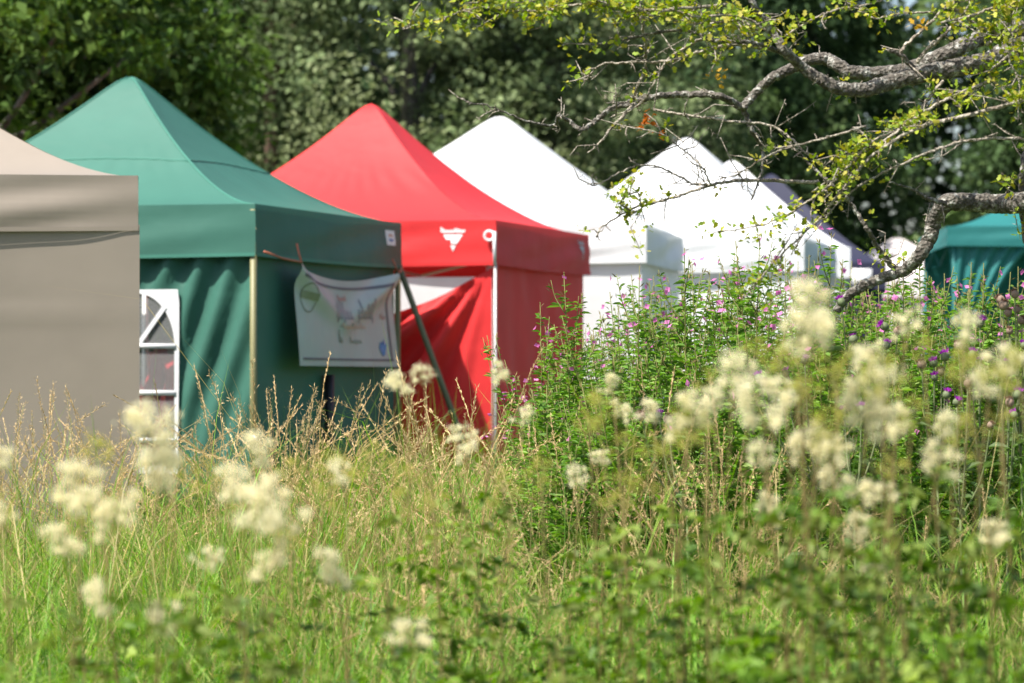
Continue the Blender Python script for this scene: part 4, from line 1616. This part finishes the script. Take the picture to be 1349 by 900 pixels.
# ------------------------------------------------------------------ meadowsweet (foreground) and leafy undergrowth
def plume_mesh(seed, bud):
    r = np.random.default_rng(seed)
    mb, sb = MB(), MB()
    nb = r.integers(11, 16)
    for i in range(nb):
        f = i / nb
        a = r.uniform(0, 2 * PI)
        z0 = .13 * f - .035
        L = r.uniform(.025, .085) * (1 - .25 * f)
        e = np.array([math.cos(a) * L, math.sin(a) * L, z0 + r.uniform(.005, .07)])
        sb.add(*tube([(0, 0, z0), e * [.5, .5, 1] + [0, 0, -.012], e], [.0014, .0011, .0008], 4), (.32, .32, .10))
        m = int(r.integers(55, 135)) if not bud else 60
        c = e + r.normal(size=(m, 3)) * r.uniform(.7, 1.5) * ([.011, .011, .012] if not bud else [.010, .010, .014])
        V, Q = diamonds(c, rdir(m, r), rdir(m, r), r.uniform(.006, .011, m) * (1 if not bud else .7), .007 if not bud else .004, .15)
        base = np.array((.86, .80, .55)) if not bud else np.array((.44, .42, .10))
        mb.add(V, Q, np.repeat(base * r.uniform(.8, 1.15, (m, 1)), 4, 0))
    sb.add(*tube([(0, 0, -.06), (0, 0, .09)], [.0022, .001], 4), (.30, .26, .10))
    return mb.mesh('blossom', M['petal']), sb.mesh('stalk', M['stem'])


PLUME = [plume_mesh(850 + i, False) for i in range(6)]
BUDS = [plume_mesh(870 + i, True) for i in range(5)]


def ms_leaves(seed, H, n, dark=1.0):
    """pinnate leaves up a stem of height H"""
    r = np.random.default_rng(seed)
    lv = MB()
    pal = np.array([(.13, .23, .030), (.09, .17, .026), (.17, .27, .04), (.22, .29, .06)]) * dark
    for i in range(n):
        z = H * r.uniform(.2, .93)
        a = r.uniform(0, 2 * PI)
        L = r.uniform(.09, .17) * (1.15 - .5 * z / H)
        ax = np.array([math.cos(a), math.sin(a), r.uniform(-.3, 1.3)])
        ax = unit(ax)
        k = 9
        f = np.array([.3, .3, .55, .55, .78, .78, .95, 1, 1])
        side = unit(np.cross(ax, [0, 0, 1]))
        sg = np.array([1, -1, 1, -1, 1, -1, 0, .5, -.5])
        pos = np.array([0, 0, z]) + ax * (f * L)[:, None] + np.array([0, 0, -1]) * (f ** 2 * L * .25)[:, None]
        dv = ax * .6 + side * sg[:, None] + r.normal(size=(k, 3)) * .35
        Ls = L * r.uniform(.28, .42, k)
        lance_leaves(lv, pos, dv, Ls, Ls * .5, pal[r.integers(0, 4)] * r.uniform(.45, 1.2) * r.uniform(.8, 1.25, (k, 1)), r)
    return lv.mesh('meadowsweet_leaves', M['leaf'])


MSL = [ms_leaves(900 + i, 1.0, 11) for i in range(6)]
sb_ = MB()
tt_ = np.linspace(0, 1, 7)
sb_.add(*tube(np.stack([.015 * np.sin(4 * tt_), .01 * np.sin(3 * tt_), tt_], -1), np.linspace(.0030, .0014, 7), 6), (.17, .13, .045))
STEM = sb_.mesh('meadowsweet_stem', M['stem'])
rr = random.Random(13)


def meadowsweet(px, py, r_px, d, bud, lab, grp):
    p = P(px, py, d)
    lx_, ly_ = rr.gauss(0, .10), rr.gauss(0, .08)
    bx_, by_ = p[0] - lx_, p[1] - ly_
    g0 = gz(bx_, by_)
    H = max(.25, math.sqrt(lx_ ** 2 + ly_ ** 2 + (p[2] - g0) ** 2))
    t = thing('meadowsweet', lab, 'wildflower', (bx_, by_, g0), 0, grp)
    t.rotation_euler = Vector((lx_, ly_, p[2] - g0)).to_track_quat('Z', 'Y').to_euler()
    obj('stem', STEM, t, scale=(1, 1, H))
    obj('leaves', rr.choice(MSL), t, scale=(1, 1, H * .86), rot=(0, 0, rr.uniform(0, 6.28)), kind='stuff')
    bl, sk = rr.choice(BUDS if bud else PLUME)
    s = max(.38, min(1.5, r_px / F * d / .074))
    f = obj('flower_plume', bl, t, (0, 0, H), (rr.uniform(-.35, .35), rr.uniform(-.35, .35), rr.uniform(0, 6.28)), (s, s, s * rr.uniform(.7, 1.0)), kind='stuff')
    obj('stalk', sk, f)


left = [(200, 612, 42, 5.6), (215, 640, 36, 5.7), (100, 662, 34, 5.6), (150, 700, 30, 5.7), (82, 728, 24, 5.6), (3, 615, 20, 5.8), (335, 612, 24, 6.2), (300, 655, 26, 5.9),
        (325, 685, 38, 5.7), (365, 712, 34, 5.8), (345, 765, 24, 5.8), (428, 760, 26, 5.9), (270, 745, 14, 6.3), (215, 830, 25, 5.8), (132, 808, 22, 5.8), (540, 850, 28, 5.9),
        (450, 635, 14, 7.0), (5, 690, 22, 5.6)]
for a in left:
    meadowsweet(a[0], a[1], a[2], a[3], False, 'cream plumed meadowsweet in the grass before the ' + ('beige tent' if a[0] < 180 else 'arched window' if a[0] < 260 else 'green tent' if a[0] < 400 else 'white banner'), 'cream meadowsweet on the tent side')
mid = [(532, 520, 18, 7.4), (556, 503, 14, 7.6), (652, 502, 15, 7.6), (616, 600, 17, 7.4), (690, 556, 14, 7.8), (762, 640, 12, 8.0), (792, 612, 12, 8.0), (802, 516, 15, 7.6),
       (858, 550, 18, 7.5), (820, 552, 12, 7.8), (600, 580, 12, 7.8)]
for a in mid:
    meadowsweet(a[0], a[1], a[2], a[3], False, 'small cream meadowsweet plume before the ' + ('guy strap' if a[0] < 570 else 'sagging red wall' if a[0] < 650 else 'shaded red tent side' if a[0] < 780 else 'tall white tent'), 'cream meadowsweet before the red tent')
right = [(1060, 430, 34, 5.7), (1068, 460, 34, 5.75), (965, 512, 26, 6.2), (1008, 560, 38, 5.8), (912, 560, 28, 6.1), (890, 582, 16, 6.4), (1150, 530, 34, 5.8), (1140, 570, 34, 5.8), (1145, 480, 20, 6.4),
         (1195, 437, 20, 6.6), (1270, 450, 20, 6.5), (1322, 492, 26, 6.2), (1300, 520, 20, 6.3), (1240, 622, 24, 6.0), (1185, 568, 20, 6.3), (1240, 572, 14, 6.6), (1098, 608, 24, 6.0),
         (1132, 660, 24, 6.0), (1088, 640, 18, 6.2), (1165, 660, 18, 6.2), (1010, 682, 18, 6.2), (1000, 612, 16, 6.4), (1130, 705, 14, 6.2), (1150, 762, 14, 6.1), (1310, 715, 22, 6.0), (1060, 600, 22, 6.1),
         (1030, 520, 16, 6.5), (940, 540, 18, 6.4)]
for i, a in enumerate(right):
    lab = 'tallest cream meadowsweet plume, standing up before the willowherb' if i < 2 else 'cream plumed meadowsweet before the willowherb, ' + ('beside the tan grass' if a[0] < 985 else 'below the tallest plume' if a[0] < 1110 else front_of(a[0]))
    meadowsweet(a[0], a[1], a[2], a[3], False, lab, 'tall cream meadowsweet' if i < 2 else 'cream meadowsweet before the willowherb')
for i in range(46):
    px = rr.choice([rr.uniform(0, 450), rr.uniform(480, 860), rr.uniform(850, 1340), rr.uniform(850, 1340)])
    py = rr.uniform(590, 730) if px < 450 else (rr.uniform(540, 680) if px < 860 else rr.uniform(470, 640))
    meadowsweet(px, py, rr.uniform(18, 34), rr.uniform(5.7, 7.2), True,
                'yellow green budding meadowsweet before the left hand tents' if px < 450 else
                ('yellow green budding meadowsweet before the ' + ('white banner' if px < 530 else 'sagging red wall' if px < 650 else 'shaded red tent side') if px < 780 else 'yellow green budding meadowsweet ' + front_of(px)),
                'budding meadowsweet')
# leafy plants without flowers low in the foreground
for i in range(62):
    px = rr.uniform(640, 1400) if i < 40 else rr.uniform(-40, 640)
    d = rr.uniform(5.6, 8.6)
    x = X(px, d)
    H = rr.uniform(.62, .92) if px > 640 else rr.uniform(.5, .75)
    t = thing('leafy_plant', 'leafy dark green plant low in the grass below the ' + ('willowherb bed' if px > 640 else 'left hand tents'), 'plant',
              (x, d, gz(x, d)), rr.uniform(0, 6.28), 'leafy plants low in the meadow')
    t.rotation_euler.x, t.rotation_euler.y = rr.gauss(0, .14), rr.gauss(0, .14)
    obj('stem', STEM, t, scale=(1, 1, H))
    obj('leaves', rr.choice(MSL), t, scale=(1.1, 1.1, H), kind='stuff')
